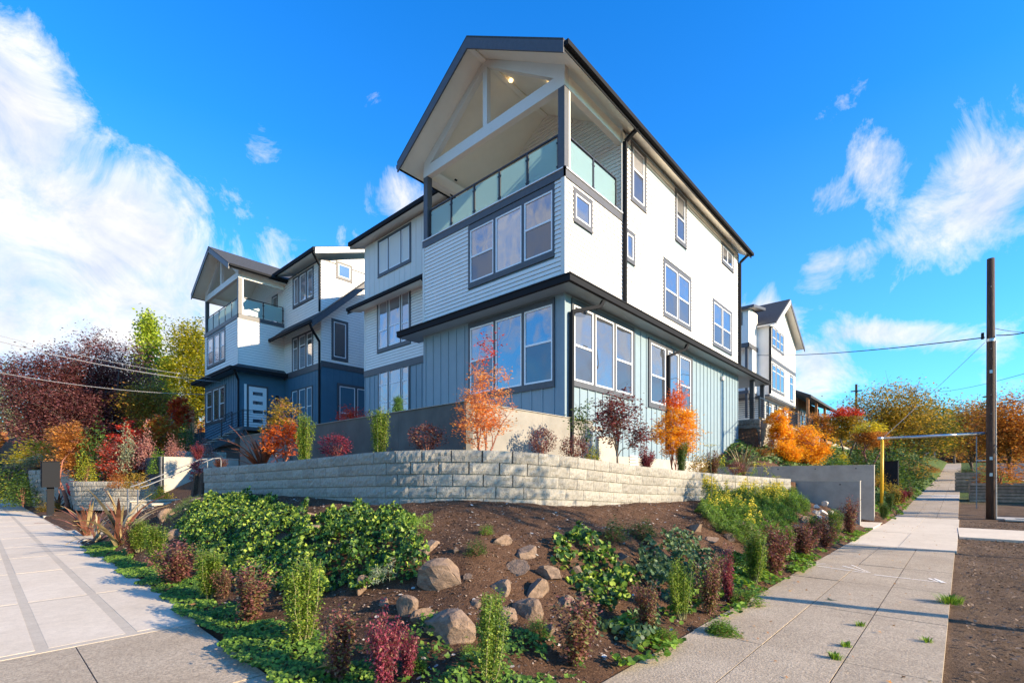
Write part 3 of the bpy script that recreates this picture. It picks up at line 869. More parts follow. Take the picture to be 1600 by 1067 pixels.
def deck_tower(root, X0, y0, y1, zb, zband0, zband1, zbeam, zroof_e, zroof_r, xdeck, xback):
    """the open deck under the gable: posts, beams, truss"""
    ym = (y0 + y1) / 2
    # floor
    mb = MB(); mb.box(X0 + .03, xdeck - .01, y0 + .03, y1 - .03, zband1 - .22, zband1 - .02); mb.build('deck_floor', CONC2, root)
    for (ya, yb) in ((y0 + .005, y0 + .22), (y1 - .22, y1 - .005)):
        mb = MB(); mb.box(X0 + .005, X0 + .21, ya, yb, zband1 + .03, zbeam); mb.build('post', TRIM, root)
    mb = MB(); mb.box(X0 + .215, X0 + .30, y0 + .02, y0 + .2, zband1 + .03, zbeam); mb.build('post_trim', WHITE2, root)
    # tie beam, side beams
    mb = MB(); mb.box(X0, X0 + .2, y0, y1, zbeam, zbeam + .36); mb.build('tie_beam', WHITE2, root)
    mb = MB(); mb.box(X0 + .2, xdeck, y0, y0 + .18, zbeam, zbeam + .36); mb.build('side_beam', CREAM, root)
    mb = MB(); mb.box(X0 + .2, xdeck, y1 - .18, y1, zbeam, zbeam + .36); mb.build('side_beam', CREAM, root)
    sl_ = (zroof_r - zroof_e) / (ym - (y0 - .5))
    zu = lambda y: zroof_e + (min(y, 2 * ym - y) - (y0 - .5)) * sl_ - .21      # underside
    mb = MB(); mb.box(X0 + .02, X0 + .18, ym - .09, ym + .09, zbeam + .36, zu(ym) - .02); mb.build('king_post', WHITE2, root)
    for s in (0, 1):
        ya = y0 if s == 0 else y1
        mb = MB()
        p = [(X0 + .01, ya, zbeam + .36), (X0 + .01, ya, zu(ya) - .005), (X0 + .01, ym, zu(ym) - .005), (X0 + .01, ym, zu(ym) - .22), (X0 + .01, ya + (.35 if s == 0 else -.35), zbeam + .36)]
        mb.prism(p, (.17, 0, 0)); mb.build('truss_rafter', WHITE2, root)
    mb = MB(); mb.box(X0 - .7, xdeck, ym - .08, ym + .08, zu(ym) - .10, zu(ym) + .05); mb.build('ridge_beam', CREAM, root)
    for yy, xx in ((ym - 1.75, X0 + 1.0), (ym - .2, X0 + 1.0)):
        mb = MB(); zc = zu(yy) - .05
        n_ = 14
        mb.tube([(xx, yy, zc - .02), (xx, yy, zc + .01)], .075, n_); mb.build('ceiling_light', LAMP, root)
    # back wall of the deck, following the roof
    mb = MB(); mb.prism([(xdeck, y0 + .001, zband1 - .2), (xdeck, y1 - .001, zband1 - .2), (xdeck, y1 - .001, zu(y1)), (xdeck, ym, zu(ym)), (xdeck, y0 + .001, zu(y0))], (.2, 0, 0)); mb.build('deck_wall', WHITE, root)
    f = Face('x', xdeck)
    h = window(f, (y0 + 1.0, y0 + 1.9, zband1 + .1, zband1 + 2.2), [(y0 + 1.1, y0 + 1.8, zband1 + .15, zband1 + 2.1, [], 'fixed')], root)
    def zf(z, zt):
        # keep the boards under the roof line
        lim = (zt - zroof_e + .21) / sl_ + (y0 - .5)
        return (max(y0 + .01, lim), min(y1 - .01, 2 * ym - lim))
    siding(f, y0 + .01, y1 - .01, zband1, zu(ym) - .1, [h], WHITE, root, zfun=zf)

def pent(root, X0, Y0, y_end, x_end, zt, out=.5, drop=.30, m_soff=LBLUE, h_g=.16, left_over=.75):
    """skirt roof round the corner of a tower with its gutter and soffit"""
    xo, yo = X0 - out, Y0 - out
    ze = zt - drop
    yl = y_end + left_over
    mb = MB()
    mb.quad((xo, yo, ze), (xo, yl, ze), (X0, y_end, zt), (X0, Y0, zt))
    mb.quad((xo, yl, ze), (X0 + .4, yl, ze), (X0 + .4, y_end, zt), (X0, y_end, zt))
    mb.quad((xo, yo, ze), (X0, Y0, zt), (x_end, Y0, zt), (x_end, yo, ze))
    mb.build('skirt_roof', SHING, root)
    mb = MB()
    mb.box(xo + .01, X0 - .002, yo + .01, yl - .01, ze - .155, ze - .135); mb.box(X0 - .002, x_end, yo + .01, Y0 - .002, ze - .155, ze - .135)
    mb.box(X0 - .002, X0 + .4, y_end + .002, yl - .01, ze - .155, ze - .135)
    mb.build('soffit', m_soff, root)
    mb = MB()
    mb.box(xo - .10, xo, yo - .10, yl, ze - h_g, ze + .01); mb.box(xo + .001, x_end, yo - .10, yo, ze - h_g, ze + .01)
    mb.box(xo, X0 + .4, yl, yl + .02, ze - h_g, ze + .01)
    mb.box(xo - .12, xo - .10, yo - .12, yl, ze - .005, ze + .03); mb.box(xo - .12, x_end, yo - .12, yo - .10, ze - .005, ze + .03)
    mb.build('gutter', GUT, root)

# ---------------- near house
X0, Y0, Y1, XB = 10.6, 7.65, 13.74, 25.0
XW, YW = 12.6, 20.88       # set-back wing
H = empty('townhouse', (X0, Y0, 3.0), 0, 'tall white and pale blue townhouse nearest the camera with a gabled roof deck', 'house')
fF = Face('x', X0); fS = Face('y', Y0); fW = Face('x', XW)
ZS, ZB0, ZB1 = 6.86, 9.58, 9.80
mb = MB(); mb.box(X0, XB, Y0, Y1, 1.2, ZB0 + .1); mb.box(13.74, XB, Y0 + .001, Y1 - .001, ZB0 + .1, 12.55); mb.build('wall', LBLUE, H)
ZE, ZR = 12.50, 14.72
tower_roof(X0, XB, Y0, Y1, ZE, ZR, H)
deck_tower(H, X0, Y0, Y1, 3.0, ZB0, ZB1, 12.06, ZE, ZR, 13.72, XB)
# front windows
w_up = window(fF, (7.97, 11.39, 7.56, 9.54), [(8.03, 9.05, 7.72, 9.38, [8.58], 'hung'), (9.14, 10.19, 7.72, 9.38, [], 'fixed'), (10.27, 11.31, 7.72, 9.38, [8.52], 'hung')], H, up_mats=[GLASS, GLASSC, GLASS])
w_dn = window(fF, (7.97, 11.39, 4.02, 6.44), [(8.03, 9.05, 4.18, 6.27, [5.28], 'hung'), (9.14, 10.19, 4.18, 6.27, [], 'fixed'), (10.27, 11.31, 4.18, 6.27, [5.22], 'hung')], H)
siding(fF, Y0 + .10, Y1 - .10, ZS, ZB0, [w_up], WHITE, H)
trim(fF, Y0 - .036, Y0 + .10, ZS, ZB0, WHITE2, H, name='corner_board'); trim(fF, Y1 - .10, Y1, ZS, ZB0, WHITE2, H, name='corner_board')
trim(fF, Y0 - .045, Y1, ZB0, ZB1, TRIM, H, .045, 'band_board'); trim(fF, Y0 - .07, Y1, ZB1, ZB1 + .03, SASH, H, .07, 'cap_strip')
battens(fF, Y0 + .1, Y1, 3.0, 6.42, [w_dn], LBLUE, H, start=Y0 + .36)
trim(fF, Y0 - .03, Y0 + .12, 1.9, 6.42, LBLUE, H, .03, 'corner_board')
glassrail((X0 + .1, Y0 + .27, 0), (X0 + .1, Y1 - .27, 0), ZB1 + .03, 5, H)
glassrail((X0 + .27, Y0 + .1, 0), (13.45, Y0 + .1, 0), ZB1 + .03, 2, H)
# side windows
sw_ = []
def W1(o, u, **k):
    h = window(fS, o, u, H, **k); sw_.append(h); return h
W1((10.98, 11.92, 8.56, 9.46), [(11.08, 11.82, 8.68, 9.36, [], 'fixed')])
W1((13.86, 14.46, 8.46, 9.46), [(13.95, 14.37, 8.58, 9.36, [], 'fixed')])
W1((14.20, 15.26, 10.50, 12.42), [(14.34, 15.12, 10.64, 12.30, [11.60], 'hung')], upper=GLASSC)
W1((17.60, 18.66, 10.48, 12.40), [(17.74, 18.52, 10.62, 12.28, [11.45], 'hung')])
W1((22.62, 24.22, 11.30, 12.22), [(22.76, 24.08, 11.44, 12.10, [], 'slide')])
W1((16.60, 19.12, 7.38, 9.44), [(16.73, 17.82, 7.52, 9.30, [8.40], 'hung'), (17.90, 18.99, 7.52, 9.30, [8.40], 'hung')])
W1((21.50, 24.00, 7.34, 9.36), [(21.64, 22.70, 7.48, 9.24, [8.32], 'hung'), (22.80, 23.87, 7.48, 9.24, [8.32], 'hung')])
h1 = window(fS, (10.90, 14.40, 4.06, 6.42), [(11.00, 11.97, 4.20, 6.27, [5.18], 'hung'), (12.08, 13.13, 4.20, 6.27, [], 'fixed'), (13.24, 14.30, 4.20, 6.27, [5.20], 'hung')], H)
h2 = window(fS, (15.44, 19.26, 3.98, 6.34), [(15.60, 16.78, 4.14, 6.20, [5.10], 'hung'), (16.98, 17.90, 4.14, 6.20, [], 'fixed'), (18.02, 19.08, 4.14, 6.20, [5.10], 'hung')], H)
siding(fS, 10.6, 13.56, ZS, ZB0, sw_, WHITE, H)
siding(fS, 13.80, XB, ZS, 12.42, sw_, WHITE, H)
siding(fS, 13.56, 13.80, ZS, ZB0, sw_, WHITE, H)
trim(fS, 13.60, 13.80, ZB0, 12.42, WHITE2, H, .034, 'corner_board')
trim(fS, X0 - .045, 13.62, ZB0, ZB1, TRIM, H, .045, 'band_board'); trim(fS, X0 - .07, 13.62, ZB1, ZB1 + .03, SASH, H, .07, 'cap_strip')
trim(fS, XB - .10, XB, ZS, 12.42, TRIM, H, .036, 'corner_board')
battens(fS, X0, XB, 2.2, 6.42, [h1, h2], LBLUE, H, start=X0 + .33)
trim(fS, X0 - .03, XB, 4.02 - 1.0, 4.045 - 1.0, LBLUE, H, .014, 'joint_strip')
# foundation
mb = MB(); mb.box(X0 + .2, XB - .05, Y0 - .012, Y0, 1.2, 2.2); mb.build('foundation', CONC2, H)
pent(H, X0, Y0, Y1, 28.4, 6.95)
downspout([(13.72, Y0 - .52, 12.32), (13.70, Y0 - .10, 12.08), (13.70, Y0 - .09, 6.98)], H, .055)
downspout([(XB - .05, Y0 - .52, 12.30), (XB - .04, Y0 - .10, 12.0), (XB - .04, Y0 - .09, 7.0)], H, .055)
downspout([(11.75, Y0 - .50, 6.45), (11.65, Y0 - .46, 6.28), (10.80, Y0 - .10, 6.0), (10.78, Y0 - .09, 2.2)], H, .055)
downspout([(17.6, Y0 - .50, 6.45), (17.5, Y0 - .46, 6.25), (16.88, Y0 - .10, 5.95), (16.88, Y0 - .09, 2.6)], H, .055)
# soffit lamp and hose box on the side
mb = MB(); mb.box(22.5, 22.72, Y0 - .12, Y0 - .02, 5.95, 6.1); mb.build('wall_lamp', WHITE2, H)
mb = MB(); mb.box(12.15, 13.1, Y0 - .10, Y0 - .0005, 1.6, 2.75); mb.build('meter_cabinet', CONC2, H)
mb = MB()
for i in range(5): mb.box(14.1, 14.6, Y0 - .05, Y0 - .002, 1.85 + i * .09, 1.90 + i * .09)
mb.build('vent', WHITE2, H)
# porch at the far end of the side, posts under the skirt roof
mb = MB(); mb.box(25.02, 28.4, Y0 + .01, Y0 + 3.2, 6.50, 6.62); mb.build('porch_ceiling', LBLUE, H)
for xx in (26.3, 28.1):
    mb = MB(); mb.box(xx, xx + .2, Y0 - .35, Y0 - .15, 4.45, 6.50); mb.build('porch_post', TRIM, H)
# wing
mb = MB(); mb.box(XW, XB - .3, Y1 + .001, YW, 1.5, 12.62); mb.build('wall', LBLUE, H)
wz = 1.05
h3 = window(fW, (17.16, 19.70, 10.82, 12.52), [(17.27, 17.84, 10.96, 12.40, [], 'fixed'), (17.91, 18.80, 10.96, 12.40, [], 'fixed'), (18.88, 19.58, 10.96, 12.40, [], 'fixed')], H, upper=GLASSC)
h4 = window(fW, (17.16, 19.76, 7.34, 9.74), [(17.30, 17.86, 7.50, 9.62, [8.30], 'fixed'), (17.94, 18.82, 7.50, 9.62, [8.38], 'fixed'), (18.92, 19.64, 7.50, 9.62, [8.30], 'fixed')], H, upper=GLASSC)
h5 = window(fW, (17.24, 19.68, 4.1, 6.54), [(17.34, 17.84, 4.2, 6.50, [5.0, 5.8], 'fixed'), (17.92, 18.80, 4.2, 6.50, [5.0, 5.8], 'fixed'), (18.90, 19.60, 4.2, 6.50, [5.0, 5.8], 'fixed')], H)
trim(fW, Y1 + .01, YW, 9.95, 12.60, WHITE2, H, .012, 'board_panel')
battens(fW, Y1, YW, 9.95, 12.60, [h3], WHITE2, H, start=Y1 + .3)
siding(fW, Y1 + .01, YW - .08, 6.66, 9.9, [h4], WHITE, H)
trim(fW, YW - .10, YW, 6.66, 9.9, WHITE2, H, name='corner_board')
trim(fW, Y1 + .01, YW, 6.36, 6.66, TRIM, H, .045, 'band_board')
battens(fW, Y1, YW, 2.9, 6.36, [h5], LBLUE, H, start=Y1 + .3)
# wing pent roof and wing main roof
for (za, zb_, xo, nm) in ((9.62, 10.05, 12.0, 1),):
    mb = MB(); mb.slab([(xo, Y1 + .2, za), (XW, Y1 + .2, zb_), (XW, 21.35, zb_), (xo, 21.35, za)], .07); mb.build('skirt_roof', SHING, H)
    mb = MB(); mb.slab([(xo + .02, Y1 + .2, za - .075), (XW - .01, Y1 + .2, za + .0), (XW - .01, 21.3, za + .0), (xo + .02, 21.3, za - .075)], .05); mb.build('soffit', CREAM, H)
    mb = MB(); mb.box(xo - .11, xo, Y1 + .2, 21.36, za - .14, za + .0); mb.build('gutter', GUT, H)
    mb = MB(); mb.prism([(xo - .02, 21.36, za - .28), (xo - .02, 21.36, za - .02), (XW + .3, 21.36, zb_ + .22), (XW + .3, 21.36, zb_ - .06)], (0, .04, 0)); mb.build('barge_board', TRIM, H)
mb = MB(); mb.slab([(12.1, Y1 - .1, 12.80), (18.5, Y1 - .1, 15.2), (18.5, 21.35, 15.2), (12.1, 21.35, 12.80)], .06); mb.build('roof', SHING, H)
mb = MB(); mb.slab([(18.5, Y1 - .1, 15.2), (25.2, Y1 - .1, 12.6), (25.2, 21.35, 12.6), (18.5, 21.35, 15.2)], .06); mb.build('roof', SHING, H)
mb = MB(); mb.slab([(12.12, Y1 + .05, 12.735), (XW + .5, Y1 + .05, 12.90), (XW + .5, 21.30, 12.90), (12.12, 21.30, 12.735)], .10); mb.build('soffit', CREAM, H)
mb = MB(); mb.box(11.99, 12.10, Y1 - .1, 21.36, 12.62, 12.79); mb.build('gutter', GUT, H)
mb = MB(); mb.prism([(12.1, 21.35, 12.5), (12.1, 21.35, 12.74), (18.5, 21.35, 15.14), (18.5, 21.35, 14.9)], (0, .04, 0)); mb.build('barge_board', WHITE2, H)
mb = MB(); mb.prism([(XW, YW - .002, 12.3), (18.5, YW - .002, 14.9), (24.7, YW - .002, 12.3)], (0, -.15, 0)); mb.build('gable_wall', WHITE, H)
mb = MB(); mb.prism([(13.8, Y0 + .02, 12.4), (13.8, Y1, 12.4), (13.8, (Y0 + Y1) / 2, 14.4)], (11, 0, 0)); mb.build('attic_wall', CREAM, H)
downspout([(12.05, Y1 + .45, 12.62), (12.1, Y1 + .45, 12.45), (XW - .08, Y1 + .15, 12.1), (XW - .08, Y1 + .12, 10.05)], H, .05)
downspout([(11.95, Y1 + 1.9, 9.50), (12.0, Y1 + 1.8, 9.35), (XW - .08, Y1 + 1.1, 8.9), (XW - .08, Y1 + 1.1, 2.9)], H, .05)

# ---------------- far left house
XW2, YT0, YT1, YWR = 13.3, 31.55, 37.8, 26.63
H2 = empty('townhouse', (X0, YWR, 3.0), 0, 'white and dark blue townhouse with roof deck and front steps behind the autumn garden', 'house')
fF2 = Face('x', X0); fS2 = Face('y', YT0); fW2 = Face('x', XW2); fG2 = Face('y', YWR)
Z2S, Z2B0, Z2B1 = 8.36, 11.12, 11.36
mb = MB(); mb.box(X0, 22, YT0, YT1, 2.0, Z2B0 + .1); mb.build('wall', DBLUE, H2)
ZE2, ZR2 = 14.05, 16.15
tower_roof(X0, 20, YT0, YT1, ZE2, ZR2, H2, ofront=.7, oside=.5)
deck_tower(H2, X0, YT0, YT1, 3.0, Z2B0, Z2B1, 13.55, ZE2, ZR2, 13.32, 20)
mb = MB(); mb.box(13.54, 19.9, YT0 + .003, YT1 - .003, Z2B0 + .1, 14.1); mb.build('wall', WHITE, H2)
w_up = window(fF2, (33.70, 37.25, 8.92, 10.98), [(33.86, 34.58, 9.08, 10.84, [9.95], 'hung'), (34.82, 35.75, 9.08, 10.84, [], 'fixed'), (36.05, 37.1, 9.08, 10.84, [9.95], 'hung')], H2)
w_dn = window(fF2, (33.70, 37.5, 5.15, 7.44), [(33.86, 34.78, 5.3, 7.32, [6.3], 'hung'), (34.94, 36.0, 5.3, 7.32, [], 'fixed'), (36.30, 37.35, 5.3, 7.32, [6.3], 'hung')], H2)
siding(fF2, YT0 + .1, YT1 - .1, Z2S, Z2B0, [w_up], WHITE, H2, ex=.16)
trim(fF2, YT0 - .036, YT0 + .1, Z2S, Z2B0, WHITE2, H2, name='corner_board')
trim(fF2, YT0 - .045, YT1, Z2B0, Z2B1, TRIM, H2, .045, 'band_board'); trim(fS2, X0 - .045, 13.3, Z2B0, Z2B1, TRIM, H2, .045, 'band_board')
siding(fS2, X0, 13.3, Z2S, Z2B0, [], WHITE, H2, ex=.16)
battens(fF2, YT0 + .1, YT1, 3.9, 7.9, [w_dn], DBLUE, H2, start=YT0 + .4)
trim(fF2, YT0 - .03, YT0 + .1, 3.9, 7.9, DBLUE, H2, .03, 'corner_board')
glassrail((X0 + .1, YT0 + .27, 0), (X0 + .1, YT1 - .27, 0), Z2B1 + .03, 5, H2)
glassrail((X0 + .27, YT0 + .1, 0), (13.25, YT0 + .1, 0), Z2B1 + .03, 2, H2)
pent(H2, X0, YT0, YT1, 13.28, 8.40, out=.55, drop=.36, m_soff=DBLUE)
downspout([(10.2, YT0 - .5, 7.9), (10.3, YT0 - .45, 7.75), (X0 - .02, YT0 - .06, 7.4), (X0 - .02, YT0 - .06, 4.2)], H2, .05)
# entry door
d_ = MB(); fS2.box(d_, 11.05, 12.30, 4.50, 7.22, .001, .05); dr = d_.build('door', TRIM, H2)
d_ = MB(); fS2.box(d_, 11.17, 12.18, 4.55, 7.10, .051, .09); d_.build('door_leaf', PAINTW, dr)
for k in range(4):
    d_ = MB(); fS2.box(d_, 11.38, 11.95, 4.95 + k * .55, 5.15 + k * .55, .088, .10); d_.build('pane', GLASS, dr)
d_ = MB(); fS2.box(d_, 12.05, 12.10, 5.5, 5.75, .09, .14); d_.build('handle', DARKM, dr)
d_ = MB(); fS2.box(d_, 12.75, 12.9, 6.4, 6.75, .001, .12); d_.build('wall_lamp', DARKM, H2)
mb = MB(); fS2.box(mb, X0 + .6, 10.92 + .0, 4.5, 7.22, .001, .04); mb.build('trim_board', PAINTW, H2)
# wing
mb = MB(); mb.box(XW2, 22, YWR, YT0 - .002, 2.0, 14.1)
mb.build('wall', TRIM, H2)  # charcoal core, seen through the board gaps as painted lap shadows
k2 = 13.3 / 12
h6 = window(fW2, (27.50, 30.26, 12.05, 13.92), [(27.64, 28.28, 12.2, 13.80, [], 'fixed'), (28.48, 29.30, 12.2, 13.80, [], 'fixed'), (29.50, 30.10, 12.2, 13.80, [], 'fixed')], H2, upper=GLASSC)
h7 = window(fW2, (27.55, 30.36, 8.05, 10.24), [(27.68, 28.36, 8.16, 10.12, [9.75], 'fixed'), (28.56, 29.36, 8.16, 10.12, [9.55], 'fixed'), (29.60, 30.22, 8.16, 10.12, [9.5], 'fixed')], H2)
h8 = window(fW2, (27.62, 30.44, 4.4, 6.98), [(27.74, 28.36, 4.6, 6.90, [5.8], 'fixed'), (28.56, 29.36, 4.6, 6.90, [5.8], 'fixed'), (29.62, 30.32, 4.6, 6.90, [5.8], 'fixed')], H2)
siding(fW2, YWR, YT0 - .01, 8.15, 14.0, [h6, h7], WHITE, H2, ex=.16)
trim(fW2, YWR - .03, YT0 - .01, 7.78, 8.15, TRIM, H2, .045, 'band_board')
trim(fW2, YWR, YT0 - .01, 2.2, 7.78, DBLUE, H2, .012, 'board_panel')
battens(fW2, YWR, YT0, 2.2, 7.78, [h8], DBLUE, H2, start=YWR + .3)
h9 = window(fG2, (14.18, 15.22, 13.25, 14.25), [(14.32, 15.08, 13.38, 14.12, [], 'fixed')], H2)
h10 = window(fG2, (13.90, 14.95, 8.45, 10.82), [(14.04, 14.81, 8.62, 10.66, [], 'fixed')], H2, upper=SCREEN)
h11 = window(fG2, (14.25, 17.4, 4.4, 7.12), [(14.40, 15.40, 4.6, 6.96, [5.4], 'fixed'), (15.55, 17.2, 4.6, 6.96, [], 'fixed')], H2, upper=SCREEN)
siding(fG2, XW2, 22, 8.25, 14.0, [h9, h10], WHITE, H2, ex=.16)
trim(fG2, XW2 - .03, 22, 7.92, 8.25, TRIM, H2, .045, 'band_board')
trim(fG2, XW2 - .01, 22, 2.2, 7.92, DBLUE, H2, .012, 'board_panel')
battens(fG2, XW2, 22, 2.2, 7.92, [h11], DBLUE, H2, start=XW2 + .35)
# wing upper roof
mb = MB(); mb.slab([(12.6, 25.95, 14.30), (19, 25.95, 16.6), (19, YT0 - .1, 16.6), (12.6, YT0 - .1, 14.30)], .06); mb.build('roof', SHING, H2)
mb = MB(); mb.slab([(12.62, 25.98, 14.235), (19, 25.98, 16.535), (19, YT0 - .12, 16.535), (12.62, YT0 - .12, 14.235)], .1); mb.build('soffit', CREAM, H2)
mb = MB(); mb.box(12.49, 12.6, 25.95, YT0 - .1, 14.06, 14.27); mb.build('gutter', GUT, H2)
mb = MB(); mb.prism([(12.6, 25.94, 13.92), (12.6, 25.94, 14.24), (19, 25.94, 16.54), (19, 25.94, 16.22)], (0, -.04, 0)); mb.build('barge_board', WHITE2, H2)
mb = MB(); mb.prism([(XW2, YWR + .002, 13.9), (19, YWR + .002, 16.2), (21.9, YWR + .002, 13.9)], (0, .15, 0)); mb.build('gable_wall', WHITE, H2)
# wing lower catslide roof with its rake
zr0, zr1 = 10.12, 14.3
rx = lambda x: 10.22 + (x - 12.4) * .93
mb = MB(); mb.slab([(12.4, 25.9, rx(12.4)), (XW2, 25.9, rx(XW2)), (XW2, YT0 - .05, rx(XW2)), (12.4, YT0 - .05, rx(12.4))], .07); mb.build('skirt_roof', SHING, H2)
mb = MB(); mb.slab([(XW2 - .01, 25.9, rx(XW2)), (17.2, 25.9, rx(17.2)), (17.2, YWR - .03, rx(17.2)), (XW2 - .01, YWR - .03, rx(XW2))], .07); mb.build('rake_roof', SHING, H2)
mb = MB(); mb.prism([(12.4, 25.9, rx(12.4) - .42), (12.4, 25.9, rx(12.4) - .05), (17.2, 25.9, rx(17.2) - .05), (17.2, 25.9, rx(17.2) - .42)], (0, -.045, 0)); mb.build('barge_board', TRIM, H2)
mb = MB(); mb.slab([(12.42, 25.92, rx(12.4) - .09), (17.2, 25.92, rx(17.2) - .09), (17.2, YWR - .035, rx(17.2) - .09), (12.42, YWR - .035, rx(12.4) - .09)], .03); mb.build('soffit', CREAM, H2)
mb = MB(); mb.slab([(12.42, YWR, rx(12.4) - .09), (XW2 - .05, YWR, rx(XW2) - .14), (XW2 - .05, YT0 - .06, rx(XW2) - .14), (12.42, YT0 - .06, rx(12.4) - .09)], .03); mb.build('soffit', CREAM, H2)
mb = MB(); mb.box(12.29, 12.4, 25.86, YT0 - .05, rx(12.4) - .2, rx(12.4) - .03); mb.build('gutter', GUT, H2)
downspout([(12.5, 26.1, 14.05), (XW2 - .07, YWR + .08, 13.7), (XW2 - .07, YWR + .08, 11.05)], H2, .05)
downspout([(12.35, 26.0, 9.95), (12.5, 26.1, 9.75), (XW2 - .07, YWR + .10, 9.35), (XW2 - .07, YWR + .10, 3.0)], H2, .055)

# landing and front stairs of the far house, with railings
def railing(name, label, pts, nrail=6, h=.95, m=DARKM, post_every=1.5, r=.012, rp=.022, group=None):
    root = empty(name, pts[0], 0, label, 'railing', group)
    for i in range(len(pts) - 1):
        a = Vector(pts[i]); c = Vector(pts[i + 1]); L_ = (c - a).length
        n = max(1, round(L_ / post_every))
        for k in range(n + (1 if i == len(pts) - 2 else 0)):
            q = a.lerp(c, k / n); mb = MB(); mb.beam(q, (q.x, q.y, q.z + h), rp * 2, rp * 2); mb.build('rail_post', m, root)
        mb = MB(); mb.beam((a.x, a.y, a.z + h), (c.x, c.y, c.z + h), .055, .035); mb.build('handrail', m, root)
        for k in range(nrail):
            zz = .12 + (h - .2) * k / (nrail - 1)
            mb = MB(); mb.tube([(a.x, a.y, a.z + zz), (c.x, c.y, c.z + zz)], r, 5); mb.build('rail_bar', m, root)
    return root
st = empty('front_stairs', (10.6, 30.6, 3.0), 0, 'dark stairs and landing before the white front door of the dark blue house', 'stairs')
mb = MB(); mb.box(10.3, 13.2, 29.9, YT0 - .002, 4.3, 4.5); mb.build('landing', TRIM, st)
for k in range(11):
    x_ = 10.3 - .28 * (k + 1); z_ = 4.5 - .175 * (k + 1)
    mb = MB(); mb.box(x_, x_ + .30, 29.95, 31.35, z_ - .05, z_); mb.build('tread', CONC2, st)
mb = MB(); mb.prism([(10.3, 29.93, 4.05), (10.3, 29.93, 4.4), (7.2, 29.93, 2.5), (7.2, 29.93, 2.1)], (0, -.05, 0)); mb.build('stringer', TRIM, st)
mb = MB(); mb.prism([(10.3, 31.4, 4.05), (10.3, 31.4, 4.4), (7.2, 31.4, 2.5), (7.2, 31.4, 2.1)], (0, .05, 0)); mb.build('stringer', TRIM, st)
for (x_, y_) in ((10.4, 29.98), (13.0, 29.98)):
    mb = MB(); mb.box(x_, x_ + .12, y_, y_ + .12, 2.0, 4.3); mb.build('post', TRIM, st)
mb = MB(); mb.box(10.35, 13.1, 30.6, 31.4, 2.0, 4.25); mb.build('stair_base', BLOCKD, st)
railing('railing', 'dark bar railing running up the front stairs to the white door landing', [(7.0, 29.93, 2.55), (10.3, 29.93, 4.5), (13.2, 29.93, 4.5)], group=None)
railing('railing', 'dark bar railing on the far side of the front stairs of the dark blue house', [(7.0, 31.38, 2.55), (10.2, 31.38, 4.5)])

# ---------------- far right house
H3 = empty('townhouse', (43.9, 11, 5.5), 0, 'white gabled townhouse beyond the near one, above the orange shrubs', 'house')
mb = MB(); mb.box(43.9, 53.0, 11, 18, 8.45, 14.2); mb.box(44.6, 53.0, 11.6, 18, 5.0, 8.45); mb.build('wall', WHITE, H3)
mb = MB(); mb.prism([(43.9, 11, 14.2), (53.0, 11, 14.2), (48.2, 11, 17.0)], (0, 6.9, 0)); mb.build('gable_wall', WHITE, H3)
for (xa, xb) in ((43.55, 48.2), (53.9, 48.2)):
    za = 14.25
    c = [(xa, 10.4, za), (xb, 10.4, 17.35), (xb, 18.2, 17.35), (xa, 18.2, za)]
    if xa > xb: c = c[::-1]
    mb = MB(); mb.slab(c, .08); mb.build('roof', SHING, H3)
    c = [(xa + .0, 10.45, za - .085), (xb, 10.45, 17.26), (xb, 18.2, 17.26), (xa, 18.2, za - .085)]
    if xa > xb: c = c[::-1]
    mb = MB(); mb.slab(c, .12); mb.build('soffit', WHITE2, H3)
    mb = MB(); mb.prism([(xa, 10.4, za - .45), (xa, 10.4, za - .1), (xb, 10.4, 17.25), (xb, 10.4, 16.85)], (0, -.06, 0)); mb.build('barge_board', WHITE2 if xa < xb else TRIM, H3)
f3 = Face('y', 11)
g1 = window(f3, (44.6, 48.6, 12.5, 14.3), [(44.8, 45.9, 12.7, 14.2, [13.4], 'fixed'), (46.1, 47.2, 12.7, 14.2, [13.4], 'fixed'), (47.4, 48.4, 12.7, 14.2, [13.4], 'fixed')], H3)
g2 = window(f3, (44.6, 48.8, 8.9, 11.2), [(44.8, 45.9, 9.1, 11.1, [10.6], 'fixed'), (46.1, 47.3, 9.1, 11.1, [10.6], 'fixed'), (47.5, 48.6, 9.1, 11.1, [10.6], 'fixed')], H3)
g3 = window(f3, (50.7, 52.2, 8.7, 11.2), [(50.9, 52.0, 8.85, 11.05, [10.4], 'fixed')], H3)
trim(f3, 43.9, 53.0, 11.35, 11.65, TRIM, H3, .05, 'band_board')
siding(f3, 43.9, 53.0, 8.5, 14.1, [g1, g2, g3, (43.8, 53.1, 11.35, 11.65)], WHITE, H3, ex=.18)
mb = MB(); mb.box(41.5, 43.9, 11.9, 18, 12.1, 15.2); mb.box(42.4, 43.9, 11.9, 18, 8.6, 12.1); mb.build('bay_wall', WHITE, H3)
fb = Face('x', 41.5)
g4 = window(fb, (12.35, 13.4, 13.9, 14.9), [(12.5, 13.25, 14.05, 14.75, [], 'fixed')], H3)
siding(fb, 11.9, 18, 12.4, 15.1, [g4], WHITE, H3, ex=.18)
trim(fb, 11.85, 18, 12.05, 12.4, TRIM, H3, .05, 'band_board'); trim(Face('y', 11.9), 41.45, 43.9, 12.05, 12.4, TRIM, H3, .05, 'band_board')
mb = MB(); mb.slab([(41.1, 11.4, 15.25), (44.4, 11.4, 15.8), (44.4, 18, 15.8), (41.1, 18, 15.25)], .22); mb.build('roof', TRIM, H3)
mb = MB(); mb.box(41.6, 41.8, 12.0, 12.2, 6.4, 12.1); mb.build('post', TRIM, H3)
siding(Face('y', 11.9), 42.4, 43.9, 8.7, 12.05, [], WHITE, H3, ex=.18)
